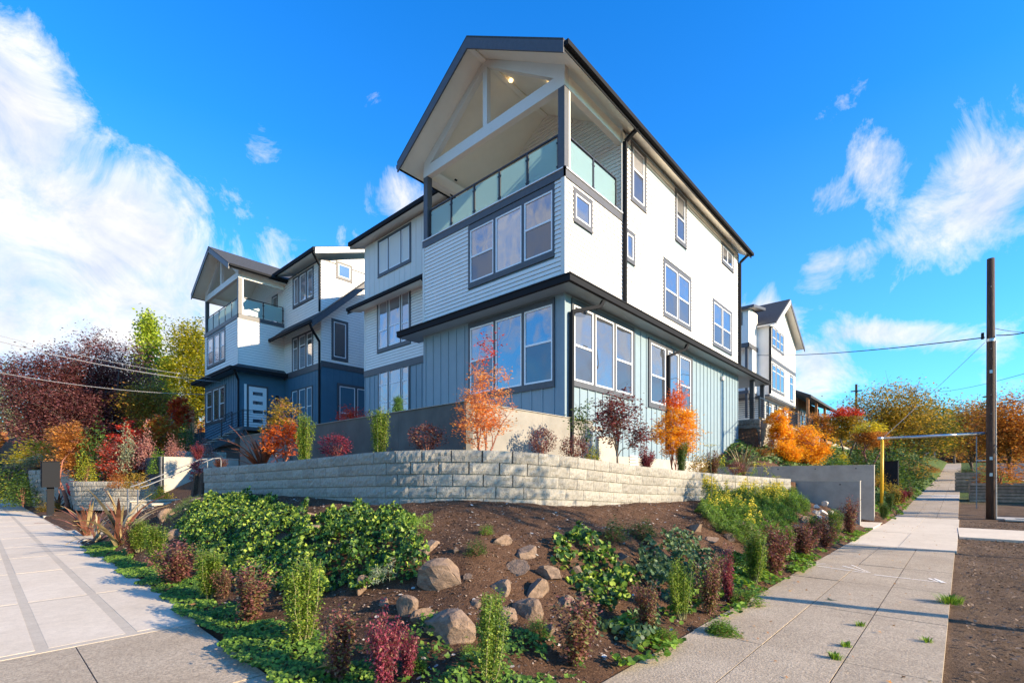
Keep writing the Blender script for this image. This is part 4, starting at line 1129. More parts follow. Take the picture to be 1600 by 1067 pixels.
mb = MB(); mb.box(41.5, 44, 11.9, 18, 8.35, 8.6); mb.build('deck_floor', TRIM, H3)
downspout([(43.8, 10.9, 14.0), (43.8, 10.9, 8.5)], H3, .08)
mb = MB(); mb.box(43.8, 53.1, 10.95, 18, 8.30, 8.45); mb.build('soffit', TRIM, H3)
for k in range(3):
    g5 = window(Face('y', 11.6), (45.2 + k * 2.6, 47.0 + k * 2.6, 6.2, 8.0), [(45.35 + k * 2.6, 46.85 + k * 2.6, 6.35, 7.85, [7.1], 'fixed')], H3)
# stone terrace with railing in front of it
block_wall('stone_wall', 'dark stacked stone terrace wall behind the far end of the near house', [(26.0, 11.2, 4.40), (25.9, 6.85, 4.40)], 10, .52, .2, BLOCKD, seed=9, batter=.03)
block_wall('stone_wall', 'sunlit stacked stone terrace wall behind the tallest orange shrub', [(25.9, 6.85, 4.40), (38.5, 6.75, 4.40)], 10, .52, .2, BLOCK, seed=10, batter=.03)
mb = MB(); mb.box(26.15, 62, 7.05, 22, 2.0, 4.43); tag(mb.build('terrace', CONC2), kind='structure')
mb = MB(); mb.box(25.85, 39, 6.8, 7.1, 4.41, 4.47); mb.box(25.85, 26.25, 7.1, 11, 4.41, 4.47); tag(mb.build('coping', CONC), 'dark coping on the stacked stone terrace wall', 'coping')
railing('railing', 'long dark bar railing along the terrace of the far white house', [(25.98, 6.95, 4.47), (38.5, 6.95, 4.47)], nrail=9, h=1.05, post_every=1.6, r=.014, rp=.03)
railing('railing', 'dark bar railing on the dark stone terrace wall facing the near house', [(26.0, 11.0, 4.47), (26.0, 6.97, 4.47)], nrail=9, h=1.05, post_every=1.4, r=.014, rp=.03)

# brown house beyond it
H4 = empty('old_house', (60, 12, 6), 0, 'dark brown timber house with a porch beyond the white gabled house', 'house')
mb = MB(); mb.box(62, 74, 12.6, 20, 5, 10.6); mb.build('wall', BROWNH, H4)
mb = MB(); mb.slab([(58, 10.6, 10.2), (76, 10.6, 10.2), (76, 16, 12.8), (58, 16, 12.8)], .25); mb.build('roof', SHING, H4)
for xx in (58.6, 63, 68):
    mb = MB(); mb.box(xx, xx + .25, 10.9, 11.15, 5, 10.0); mb.build('porch_post', FENCE, H4)
window(Face('y', 12.6), (63, 66, 7, 9.5), [(63.2, 64.4, 7.2, 9.3, [], 'fixed'), (64.6, 65.8, 7.2, 9.3, [], 'fixed')], H4)
mb = MB(); mb.box(58.2, 74, 11, 12.6, 6.0, 6.2); mb.build('porch_floor', WOOD, H4)

# small house at the end of the street
H5 = empty('bungalow', (150, 14, 4), 0, 'small reddish bungalow across the street at the end of the right-hand sidewalk', 'house')
mb = MB(); mb.box(130, 140, -2, 9, 4.2, 7.4); mb.build('wall', BROWNH, H5)
mb = MB(); mb.prism([(129.4, -2.6, 7.3), (129.4, 9.6, 7.3), (129.4, 3.5, 9.6)], (11, 0, 0)); mb.build('roof', SHING, H5)
window(Face('x', 130), (2.0, 5.0, 5.0, 6.9), [(2.2, 3.4, 5.2, 6.7, [], 'fixed'), (3.6, 4.8, 5.2, 6.7, [], 'fixed')], H5, casing=WHITE2)

# ------------------------------------------------------------------ terrace wall (poured concrete) and patio
tw = empty('terrace_wall', (6.95, 7.6, 1.6), 0, 'dark grey poured concrete terrace wall turning the corner below the near house', 'wall')
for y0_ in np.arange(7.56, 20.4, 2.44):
    mb = MB(); mb.box(6.95, 7.15, y0_, min(y0_ + 2.434, 20.5), 1.3, 3.13); mb.build('wall_panel', CONC_SHADE, tw)
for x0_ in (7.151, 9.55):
    mb = MB(); mb.box(x0_, min(x0_ + 2.394, 11.85), 7.56, 7.64, 1.3, 3.13); mb.build('wall_panel', CONC_SUN, tw)
mb = MB(); mb.box(6.92, 7.18, 7.53, 20.5, 3.131, 3.145); mb.box(7.18, 11.87, 7.53, 7.645, 3.131, 3.145); mb.build('coping', CONC2, tw)
mb = MB(); mb.box(7.16, 12.6, 7.645, 20.6, 2.9, 3.03); tag(mb.build('patio', CONC2), kind='structure')

# driveway walls
for (nm, lab, xw, y0_, y1_, z1_, z2_) in (('concrete_wall', 'lower front concrete wall with pale sunlit end beside the right-hand sidewalk', 17.8, 1.98, 6.5, 1.43, 1.40), ('concrete_wall', 'taller rear concrete wall with tie holes beside the right-hand sidewalk', 20.2, 1.86, 9.0, 1.96, 1.86)):
    cw = empty(nm, (xw, y0_, 0), 0, lab, 'wall')
    n = 3 if xw > 19 else 2
    for k in range(n):
        za, zb_ = -.2 + (z1_ + .2) * k / n + (.006 if k else 0), -.2 + (z1_ + .2) * (k + 1) / n
        mb = MB(); mb.hexa([(xw, y0_, za), (xw + .2, y0_, za), (xw + .2, y1_, za), (xw, y1_, za), (xw, y0_, zb_), (xw + .2, y0_, zb_), (xw + .2, y1_, zb_), (xw, y1_, zb_)])
        mb.build('wall_lift', CONC, cw)
        hb = MB()
        for yy in np.arange(y0_ + .5, y1_, 1.2): hb.tube([(xw - .002, yy, zb_ - .1), (xw + .004, yy, zb_ - .1)], .022, 8)
        hb.build('tie_hole', RUBBER, cw)
    mb = MB(); mb.box(xw + .01, xw + .19, y0_ + .01, y1_, -.1, z1_ - .01); mb.build('wall_core', CONC, cw)
    mb = MB(); mb.box(xw - .008, xw + .208, y0_ - .008, y1_, z1_ + .001, z1_ + .018); mb.build('coping', CONC2, cw)

# ------------------------------------------------------------------ entry steps on the left
es = empty('entry_steps', (3.3, 16.9, 0), 0, 'concrete entry steps between block piers and handrails left of the curved wall', 'steps')
for k in range(6):
    mb = MB(); mb.box(3.2 + .33 * k, 5.6, 15.9, 18.0, .17 * k, .17 * (k + 1)); mb.build('step', CONC2, es)
mb = MB(); mb.box(5.2, 9.5, 15.3, 18.5, 1.0, 1.1); mb.build('landing', CONC2, es)
mb = MB(); mb.box(1.75, 3.2, 15.6, 21.5, -.05, .02); mb.build('walk', BAND, es)
for k, (yy, hgt) in enumerate(((18.35, .80), (15.65, .80))):
    block_wall('block_pier', ['low block pier left of the entry steps', 'low pale block pier right of the entry steps, under the handrail end'][k], [(3.2, yy, hgt), (4.9, yy - .001, hgt)] if True else 0, 4, .42, .2, BLOCK, seed=20 + k, batter=0, Dp=.3)
    mb = MB(); mb.box(3.15, 5.0, yy - .04, yy + .34, hgt + .001, hgt + .05); tag(mb.build('cap_slab', BAND), ['grey cap slab on the low block pier left of the entry steps', 'grey cap slab on the low block pier right of the entry steps'][k], 'cap')
for k, yy in enumerate((18.0, 16.7)):
    hr = empty('handrail', (3.1, yy, .1), 0, ['silver pipe handrail on the far side of the entry steps', 'silver pipe handrail in the middle of the entry steps, nearer the camera'][k], 'handrail')
    mb = MB(); mb.tube([(3.05, yy, .05), (3.05, yy, 1.2), (3.12, yy, 1.27), (3.3, yy, 1.33), (4.9, yy, 2.12), (5.1, yy, 2.15), (5.12, yy, 2.05), (5.12, yy, 1.05)], .016, 8); mb.build('rail_pipe', GALVD, hr, smooth=True)
# upper railing near the terrace wall end
hr = empty('handrail', (5.6, 19.6, 1.2), 0, 'pale pipe handrail below the green and orange tree by the terrace wall', 'handrail')
mb = MB(); mb.tube([(6.2, 15.3, 1.3), (6.2, 15.3, 2.25), (6.9, 15.9, 2.6), (6.9, 15.9, 1.5)], .025, 8); mb.build('rail_pipe', GALV, hr, smooth=True)

# left garden walls
block_wall('retaining_wall', 'curved low block wall holding a flower bed left of the entry steps', catmull([(3.5, 28.8, 1.4), (2.95, 27.9, 1.4), (2.85, 27.0, 1.4), (3.25, 26.25, 1.4), (4.2, 25.2, 1.4), (5.15, 24.2, 1.4)], 8)[:, :3], 6, .46, .2, BLOCK, seed=31, batter=.03)
block_wall('retaining_wall', 'straight block wall behind the dark mailbox cabinet, below the orange brown maple', [(1.95, 33.4, 1.92), (2.0, 32.3, 1.92), (3.6, 29.2, 1.92)], 9, .46, .2, BLOCK, seed=32)
block_wall('retaining_wall', 'upper block terrace wall under the red maples in the left garden', [(3.0, 33.2, 2.5), (5.6, 28.6, 2.5)], 5, .46, .2, BLOCK, seed=33)
block_wall('retaining_wall', 'block terrace wall beside the far house stairs behind the pink shrub', [(5.2, 31.0, 3.1), (7.3, 28.2, 3.1)], 6, .46, .2, BLOCK, seed=34)
block_wall('retaining_wall', 'low sunlit block wall at the foot of the far stairs', [(6.0, 25.6, 2.75), (8.0, 25.4, 2.75)], 5, .46, .2, BLOCK, seed=35)
mb = MB(); mb.box(5.08, 7.8, 23.2, 23.4, .3, 2.39); tag(mb.build('concrete_wall', CONC2), 'pale plain concrete wall behind the small dark red maple by the steps', 'wall')
mb = MB(); mb.box(6.3, 8.6, 16.6, 16.8, .9, 2.2); tag(mb.build('concrete_wall', CONC2), 'low pale concrete wall by the bronze flax below the terrace', 'wall')
gt = empty('metal_gate', (4.95, 23.3, 1.0), 0, 'dark ribbed metal gate panel left of the pale concrete wall', 'gate')
mb = MB(); mb.box(4.98, 5.03, 23.25, 25.9, 1.2, 2.40); mb.build('gate_panel', TRIM, gt)
for k in range(16):
    mb = MB(); mb.box(4.955, 4.98, 23.33 + k * .16, 23.38 + k * .16, 1.24, 2.38); mb.build('rib', TRIM, gt)
# red parked car half hidden behind the flower bed
def car(loc, rz, m, label, group=None):
    root = empty('parked_car', loc, rz, label, 'car', group)
    def loft(secs, name, mt):
        mb = MB(); n = len(secs[0][1]); vs = []; fs = []
        for (x_, prof) in secs:
            for (yy, zz) in prof: vs.append((x_, yy, zz))
        for i in range(len(secs) - 1):
            for k in range(n): fs.append((i * n + k, (i + 1) * n + k, (i + 1) * n + (k + 1) % n, i * n + (k + 1) % n))
        fs.append(tuple(range(n))); fs.append(tuple((len(secs) - 1) * n + k for k in range(n))[::-1])
        mb.add(vs, fs); return mb.build(name, mt, root, smooth=False, local=True)
    def prof(w, z0, z1): return [(-w, z0 + .12), (-w * 1.0, z1 - .18), (-w * .92, z1), (w * .92, z1), (w, z1 - .18), (w, z0 + .12), (w * .9, z0), (-w * .9, z0)]
    body = loft([(-2.2, prof(.75, .45, .78)), (-2.1, prof(.85, .3, .88)), (-1.3, prof(.9, .25, .95)), (0, prof(.9, .25, .97)), (1.3, prof(.9, .25, 1.0)), (2.0, prof(.87, .3, .98)), (2.15, prof(.78, .45, .85))], 'body', m)
    loft([(-1.25, prof(.80, .9, 1.0)), (-.55, prof(.68, .95, 1.42)), (.7, prof(.68, .95, 1.47)), (1.6, prof(.66, .95, 1.38)), (2.05, prof(.72, .9, 1.0))], 'cabin_glass', GLASS)
    loft([(-.5, prof(.66, 1.40, 1.46)), (.7, prof(.66, 1.44, 1.52)), (1.55, prof(.64, 1.36, 1.43))], 'roof', m)
    for sx_ in (-1.35, 1.35):
        for sy_ in (-.82, .82):
            mb = MB(); mb.tube([(sx_, sy_ - .1, .32), (sx_, sy_ + .1, .32)], .32, 18); w_ = mb.build('wheel', RUBBER, root, local=True)
            mb = MB(); s_ = 1 if sy_ > 0 else -1; mb.tube([(sx_, sy_ + s_ * .08, .32), (sx_, sy_ + s_ * .108, .32)], .2, 12); mb.build('rim', GALV, w_, local=True)
    for sy_ in (-.6, .6):
        mb = MB(); mb.box(2.05, 2.17, sy_ - .2, sy_ + .2, .7, .85); mb.build('tail_light', REDC, root, local=True)
        mb = MB(); mb.box(-2.2, -2.12, sy_ - .2, sy_ + .2, .62, .76); mb.build('headlight', SASH, root, local=True)
    return root
car((4.75, 28.3, .45), R(128), REDC, 'red car half hidden behind the flower bed wall in the left garden')
car((34, -6.1, float(street_rise(34)) - .12), 0, BLACKC, 'dark parked car in the shade at the right edge')

# ------------------------------------------------------------------ mailbox cabinets
def mailbox(loc, label, w=.46, h=1.0, d=.42, z0=.85):
    root = empty('mailbox_cabinet', loc, 0, label, 'mailbox', None)
    mb = MB(); mb.box(-w / 2, w / 2, -d / 2, d / 2, z0, z0 + h); mb.build('cabinet', GUT, root, local=True)
    mb = MB(); mb.box(-.1, .1, -.1, .1, 0, z0); mb.build('pedestal', GUT, root, local=True)
    mb = MB(); mb.box(-w / 2 - .02, w / 2 + .02, -d / 2 - .02, d / 2 + .02, z0 + h, z0 + h + .03); mb.build('lid', GUT, root, local=True)
    mb = MB(); mb.box(-.2, .2, -.2, .2, -.1, .02); mb.build('base_pad', CONC2, root, local=True)
    for i in range(4):
        mb = MB(); mb.box(-w / 2 - .012, -w / 2, -d / 2 + .04, d / 2 - .04, z0 + .05 + i * .235, z0 + .26 + i * .235); mb.build('box_door', GUT, root, local=True)
    return root
q = D(80, 800, 19); mailbox((1.98, 25.6, .08), 'black mailbox cabinet on a post beside the left-hand sidewalk', w=.5, h=.96, d=.5, z0=1.10)
mailbox((30.5, 2.15, .45), 'black mailbox cabinet on a post beside the far right-hand sidewalk', w=.5, h=1.15, d=.6, z0=.75)

# ------------------------------------------------------------------ utility pole, guy strut, wires
up = empty('utility_pole', (25.33, -1.16, 0), 0, 'dark wooden utility pole standing beside the right-hand sidewalk', 'pole')
mb = MB(); n_ = 14
mb.tube([(25.33, -1.16, -.3), (25.33, -1.16, 3), (25.33, -1.16, 6.5), (25.33, -1.16, 9.68)], [.135, .128, .118, .108], 16); mb.build('pole_shaft', WOODP, up, smooth=True)
mb = MB(); mb.tube([(25.33, -1.16, 6.6), (25.33, -1.16, 6.7)], .13, 16); mb.build('clamp_band', GALV, up)
mb = MB(); mb.box(25.2, 25.46, -.98, -.90, 6.75, 6.95); mb.build('insulator', GUT, up)
for zz in (1.6, 2.2, 5.4):
    mb = MB(); mb.box(25.14, 25.17, -1.20, -1.12, zz, zz + .12); mb.build('pole_tag', GALV, up)
for zz in (3.9, 4.6, 6.3, 8.6):
    mb = MB(); mb.tube([(25.10, -1.16, zz), (25.56, -1.16, zz)], .014, 6); mb.build('bolt', GALVD, up)
mb = MB(); mb.tube([(25.2, -1.30, .0), (25.21, -1.28, 6.6)], .02, 6); mb.build('ground_conduit', GALVD, up)
for k in range(3):
    mb = MB(); mb.box(24.6 + k * .55, 25.1 + k * .6, -2.1 + .3 * (k % 2), -1.5 + .2 * k, .0, .05); tag(mb.build('stone_slab', CONC2), ['flat pale slab lying left of the utility pole base', 'flat pale slab lying in front of the utility pole base', 'flat pale slab lying right of the utility pole base'][k], 'stone')
gz = empty('guy_strut', (24.2, 2.0, .7), 0, 'grey pipe strut with a yellow post arching over the right-hand sidewalk', 'strut')
mb = MB(); mb.tube([(24.1, 1.95, 3.10), (25.3, -1.0, 3.20)], .055, 10); mb.build('strut_pipe', GALV, gz, smooth=True)
mb = MB(); mb.tube([(24.1, 1.98, .35), (24.1, 1.96, 3.05)], .055, 10); mb.build('yellow_guard', YEL, gz, smooth=True)
mb = MB(); mb.tube([(24.1, 1.95, 3.1), (24.04, 2.1, 3.1)], .07, 10); mb.build('end_cap', GALV, gz, smooth=True)
def wire(name, label, p0, p1, sag, r, m, n=24, group=None):
    p0 = Vector(p0); p1 = Vector(p1); pts = []
    for i in range(n + 1):
        t = i / n; p = p0.lerp(p1, t); p.z -= sag * 4 * t * (1 - t); pts.append(p)
    mb = MB(); mb.tube(pts, r, 5); o = mb.build(name, m); 
    return tag(o, label, 'cable', group)
wire('guy_wire', 'thin guy wire running from the strut end up to the utility pole', (24.1, 1.95, 3.1), (25.33, -1.0, 6.6), 0.02, .008, WIREL)
wire('cable', 'thick black cable from the pole to the far white house', (25.3, -1.0, 6.78), D(1150, 553, 46), .35, .022, WIRE)
wire('cable', 'black cable leaving the utility pole to the right, upper one', (25.3, -1.3, 6.8), D(1640, 508, 17), .1, .02, WIRE)
wire('cable', 'thin wire crossing the sky right of the pole, just above its junction', (25.3, -1.2, 7.1), D(1640, 515, 24), .15, .012, WIRE)
wire('cable', 'thin wire in the sky over the rust coloured trees, upper one', D(1640, 572, 26), D(1470, 612, 52), .2, .016, WIRE)
wire('cable', 'thin wire in the sky over the rust coloured trees, lower one', D(1640, 615, 30), D(1490, 640, 60), .2, .016, WIRE)
wire('cable', 'pale wire crossing the dark plum tree, uppermost of three', D(-40, 523, 22), D(345, 597, 30), .3, .020, WIREL)
wire('cable', 'pale wire crossing the dark plum tree, middle one of three', D(-40, 514, 22), D(330, 590, 30), .25, .012, WIREL)
wire('cable', 'pale wire crossing the dark plum tree, lowest of three', D(-40, 575, 22), D(330, 616, 30), .3, .014, WIREL)
p_ = D(1338, 700, 95)
dp = empty('utility_pole', (p_[0], p_[1], 3), 0, 'distant wooden pole above the treetops left of the big olive tree', 'pole')
mb = MB(); mb.tube([(p_[0], p_[1], 2), (p_[0], p_[1], 20)], [.25, .2], 8); mb.build('pole_shaft', WOODP, dp)
mb = MB(); mb.box(p_[0] - .1, p_[0] + .1, p_[1] - .9, p_[1] + .9, 18.6, 18.8); mb.build('crossarm', WOODP, dp)
sg = empty('street_sign', (30.0, -1.05, .2), 0, 'grey sign on a pale post just behind the utility pole', 'sign')
mb = MB(); mb.box(29.975, 30.015, -.94, -.90, .1, 3.4); mb.build('sign_post', GALVD, sg)
mb = MB(); mb.box(29.94, 29.96, -1.50, -1.26, 2.0, 2.75); mb.box(29.96, 29.97, -1.4, -.92, 2.3, 2.34); mb.build('sign_panel', GALV, sg)

# timber planters on the planting strip
def planter(x, y, w, l, h, label, zz):
    root = empty('timber_planter', (x, y, zz), 0, label, 'planter', 'timber planters along the right-hand sidewalk')
    n = 6
    for k in range(n):
        z0 = k * h / n
        for (a0, a1, b0, b1) in ((x, x + .04, y, y + l), (x + w - .04, x + w, y, y + l), (x + .041, x + w - .041, y, y + .04), (x + .041, x + w - .041, y + l - .04, y + l)):
            mb = MB(); mb.box(a0, a1, b0, b1, zz + z0, zz + z0 + h / n - .03); mb.build('board', WOOD, root)
    for (px_, py_) in ((x + .05, y + .05), (x + w - .14, y + .05), (x + .05, y + l - .14), (x + w - .14, y + l - .14)):
        mb = MB(); mb.box(px_, px_ + .09, py_, py_ + .09, zz, zz + h - .02); mb.build('corner_post', WOOD, root)
    mb = MB(); mb.box(x + .05, x + w - .05, y + .05, y + l - .05, zz + .1, zz + h - .1); mb.build('soil', SOIL, root)
planter(34.6, -3.1, 1.6, 2.3, 1.0, 'nearer timber planter with a rust coloured bush behind the utility pole', .32)
planter(42.5, -1.5, 1.8, 1.2, 1.35, 'farther tall timber planter beside the right-hand sidewalk', .6)

# cedar fence by the far house
fc = empty('cedar_fence', (10.6, 38.0, 3.9), 0, 'orange cedar board fence left of the dark blue house', 'fence')
for k in range(12):
    mb = MB(); mb.box(10.0, 10.03, 38.0 + k * .152, 38.145 + k * .152, 3.6, 6.2); mb.build('board', FENCE, fc)
mb = MB(); mb.box(10.03, 10.08, 38.0, 39.8, 5.8, 5.9); mb.box(10.03, 10.08, 38.0, 39.8, 4.2, 4.3); mb.build('fence_rail', FENCE, fc)

# ------------------------------------------------------------------ foliage generators
TEMPL = {
 'oval': (np.array([(0, -.5, 0), (.28, 0, .06), (0, .5, 0), (-.28, 0, .06)]), np.array([(0, 1, 2), (0, 2, 3)])),
 'round': (np.array([(0, -.5, 0), (.4, -.2, .08), (.38, .25, .06), (0, .5, 0), (-.38, .25, .06), (-.4, -.2, .08)]), np.array([(0, 1, 2), (0, 2, 3), (0, 3, 4), (0, 4, 5)])),
 'ivy': (np.array([(0, -.45, 0), (.5, -.15, .07), (.2, .12, .03), (0, .55, -.02), (-.2, .12, .03), (-.5, -.15, .07)]), np.array([(0, 1, 2), (0, 2, 3), (0, 3, 4), (0, 4, 5)])),
 'needle': (np.array([(-.05, -.5, 0), (.05, -.5, 0), (0, .5, 0)]), np.array([(0, 1, 2)])),
 'maple': (np.array([(0, -.5, 0), (.16, -.05, .03), (.5, .1, .08), (.14, .15, .02), (0, .55, -.03), (-.14, .15, .02), (-.5, .1, .08), (-.16, -.05, .03)]), np.array([(0, 1, 7), (1, 2, 3), (3, 4, 5), (5, 6, 7), (1, 3, 7), (3, 5, 7)])),
}
def leaf_geo(P, size, tmpl, rng, bias=(0, 0, .5), bw=.6, axis=None, jit=.35):
    P = np.asarray(P, float); n = len(P)
    T, Fc = TEMPL[tmpl]
    nrm = rng.normal(size=(n, 3)); nrm /= np.linalg.norm(nrm, axis=1, keepdims=True)
    nrm = nrm * (1 - bw) + np.asarray(bias, float) * bw * 2
    nrm += 1e-6; nrm /= np.linalg.norm(nrm, axis=1, keepdims=True)
    t = rng.normal(size=(n, 3)) if axis is None else np.asarray(axis, float) + rng.normal(size=(n, 3)) * .35
    t -= (t * nrm).sum(1, keepdims=True) * nrm; t /= np.linalg.norm(t, axis=1, keepdims=True) + 1e-9
    s = np.cross(t, nrm)
    sz = size * (1 + rng.uniform(-jit, jit, n))
    V = P[:, None, :] + sz[:, None, None] * (T[None, :, 0:1] * s[:, None, :] + T[None, :, 1:2] * t[:, None, :] + T[None, :, 2:3] * nrm[:, None, :])
    F = Fc[None] + (np.arange(n) * len(T))[:, None, None]
    return V.reshape(-1, 3), F.reshape(-1, 3)
def leaf_obj(name, P, size, tmpl, m, parent, rng, **k):
    V, F = leaf_geo(P, size, tmpl, rng, **k)
    return link(name, mesh_np(name, V, F, m), parent)

def crown_pts(crown, n, rng, shell=.45):
    vol = np.array([c[3] * c[4] * c[5] for c in crown]); vol = vol / vol.sum()
    idx = rng.choice(len(crown), n, p=vol); C_ = np.array(crown)[idx]
    d = rng.normal(size=(n, 3)); d /= np.linalg.norm(d, axis=1, keepdims=True)
    r = rng.uniform(0, 1, n) ** shell
    return C_[:, :3] + d * C_[:, 3:] * r[:, None]

def make_tree(name, label, cat, loc, crown, trunk_h, trunk_r, nclus, per, lsize, lmat, bark=None, tmpl='oval', sigma=.22, seed=1, group=None, limbs=7, stems=1, second=None, flat=.7, rz=0., bare=0, twigr=.008):
    rng = np.random.default_rng(seed)
    root = empty(name, loc, rz, label, cat, group)
    bark = bark or BARK
    C_ = crown_pts(crown, nclus, rng)
    C_ = C_[C_[:, 2] > trunk_h * .55]
    # skeleton
    mb = MB()
    starts = []
    for k in range(stems):
        a = 2 * math.pi * k / max(stems, 1) + rng.uniform(0, 1)
        off = trunk_r * 1.2 if stems > 1 else 0
        b0 = Vector((math.cos(a) * off, math.sin(a) * off, -.1))
        lean = (.10 if stems == 1 else .35) * trunk_h
        b1 = Vector((math.cos(a) * (off + lean * .4), math.sin(a) * (off + lean * .4), trunk_h * .55))
        b2 = Vector((math.cos(a) * (off + lean), math.sin(a) * (off + lean), trunk_h))
        r0 = trunk_r / (stems ** .45)
        mb.tube([b0, (b0 + b1) / 2 + Vector((rng.normal() * .02, rng.normal() * .02, 0)), b1, b2], [r0 * 1.15, r0, r0 * .85, r0 * .7], 7)
        starts.append((b2, r0 * .7))
    trunk = mb.build('trunk', bark, root, smooth=True, local=True)
    pts = []; own = []; mbs = [MB() for _ in starts]
    li = rng.choice(len(C_), min(limbs, len(C_)), replace=False)
    mb = MB()
    for k, i in enumerate(li):
        s0, r0 = min(starts, key=lambda q: (q[0].xy - Vector(C_[i][:2])).length) if stems > 1 else starts[0]
        e = Vector(C_[i]); mid = s0.lerp(e, .45) + Vector((rng.normal() * .06, rng.normal() * .06, .10)) * (e - s0).length
        path = [s0 - Vector((0, 0, trunk_h * .12 * (k % 3))), s0.lerp(mid, .5), mid, mid.lerp(e, .5), e]
        rr = [r0 * .75, r0 * .6, r0 * .45, r0 * .3, r0 * .14]
        si = [i_ for i_, q_ in enumerate(starts) if q_[0] == s0][0]; mbs[si].tube(path, rr, 5); pts += [(p, q) for p, q in zip(path[1:], rr[1:])]; own += [si] * 4
    PA = np.array([p for p, _ in pts]); PR = np.array([q for _, q in pts])
    for i in range(min(len(C_), 160)):
        e = C_[i]; dd = np.linalg.norm(PA - e, axis=1) + .6 * np.maximum(PA[:, 2] - e[2], 0); j = int(dd.argmin())
        p0 = Vector(PA[j]); e = Vector(e); m_ = p0.lerp(e, .5) + Vector((rng.normal() * .05, rng.normal() * .05, .05)) * (e - p0).length
        mb = mbs[own[j]]; mb.tube([p0, m_, e], [max(PR[j] * .5, twigr), twigr * 1.1, twigr * .6], 4, caps=False)
        if bare:
            for q in range(bare):
                v = Vector(rng.normal(size=3)); v.z = abs(v.z); mb.tube([e, e + v.normalized() * sigma * 2.2], [twigr * .6, twigr * .25], 3, caps=False)
    for mb in mbs:
        if mb.v: mb.build('branches', bark, root, smooth=True, local=True)
    cl = rng.uniform(.55, 1.25, len(C_))
    cnt = np.maximum((per * cl).astype(int), 3)
    P = np.repeat(C_, cnt, axis=0)
    sg = np.repeat(sigma * cl, cnt)[:, None]
    P = P + rng.normal(size=P.shape) * sg * np.array([1, 1, flat])
    P = P[P[:, 2] > .02]
    if second:
        frac, m2, sel = second
        msk = sel(P) if sel else rng.uniform(size=len(P)) < frac
        leaf_obj('foliage', P[~msk], lsize, tmpl, lmat, root, rng)
        leaf_obj('foliage', P[msk], lsize, tmpl, m2, root, rng)
    else:
        leaf_obj('foliage', P, lsize, tmpl, lmat, root, rng)
    return root

def at(px, t):
    d = ray(px, 700); return (d[0] * t, d[1] * t)
def ptree(name, label, cat, px, t, ytop, wpx, mt, zb=None, **k):
    """tree placed along the sight line px at distance t, crown reaching photo row ytop and wpx wide"""
    x, y = at(px, t); z = hz1(x, y) if zb is None else zb
    H_ = CAMH + (748 - ytop) / FPX * t - z; w = wpx / FPX * t / 2
    fr = k.pop('low', .30)      # where the crown starts
    cz = H_ * (fr + (1 - fr) * .5); rz_ = H_ * (1 - fr) * .5
    crown = k.pop('crown', None)
    if crown is None: crown = [(0, 0, cz, w * .82, w * .82, rz_ * .88), (w * .25, -w * .2, cz - rz_ * .3, w * .7, w * .7, rz_ * .55), (-w * .3, w * .2, cz + rz_ * .15, w * .6, w * .6, rz_ * .65)]
    else: crown = [(a * w, b_ * w, c_ * H_, d_ * w, e_ * w, f_ * H_) for (a, b_, c_, d_, e_, f_) in crown]
    return make_tree(name, label, cat, (x, y, z), crown, k.pop('trunk', H_ * fr), k.pop('tr', H_ * .028), mt_n := k.pop('nclus', 110), k.pop('per', 60), k.pop('lsize', .08), mt, sigma=k.pop('sigma', w * .16), **k)

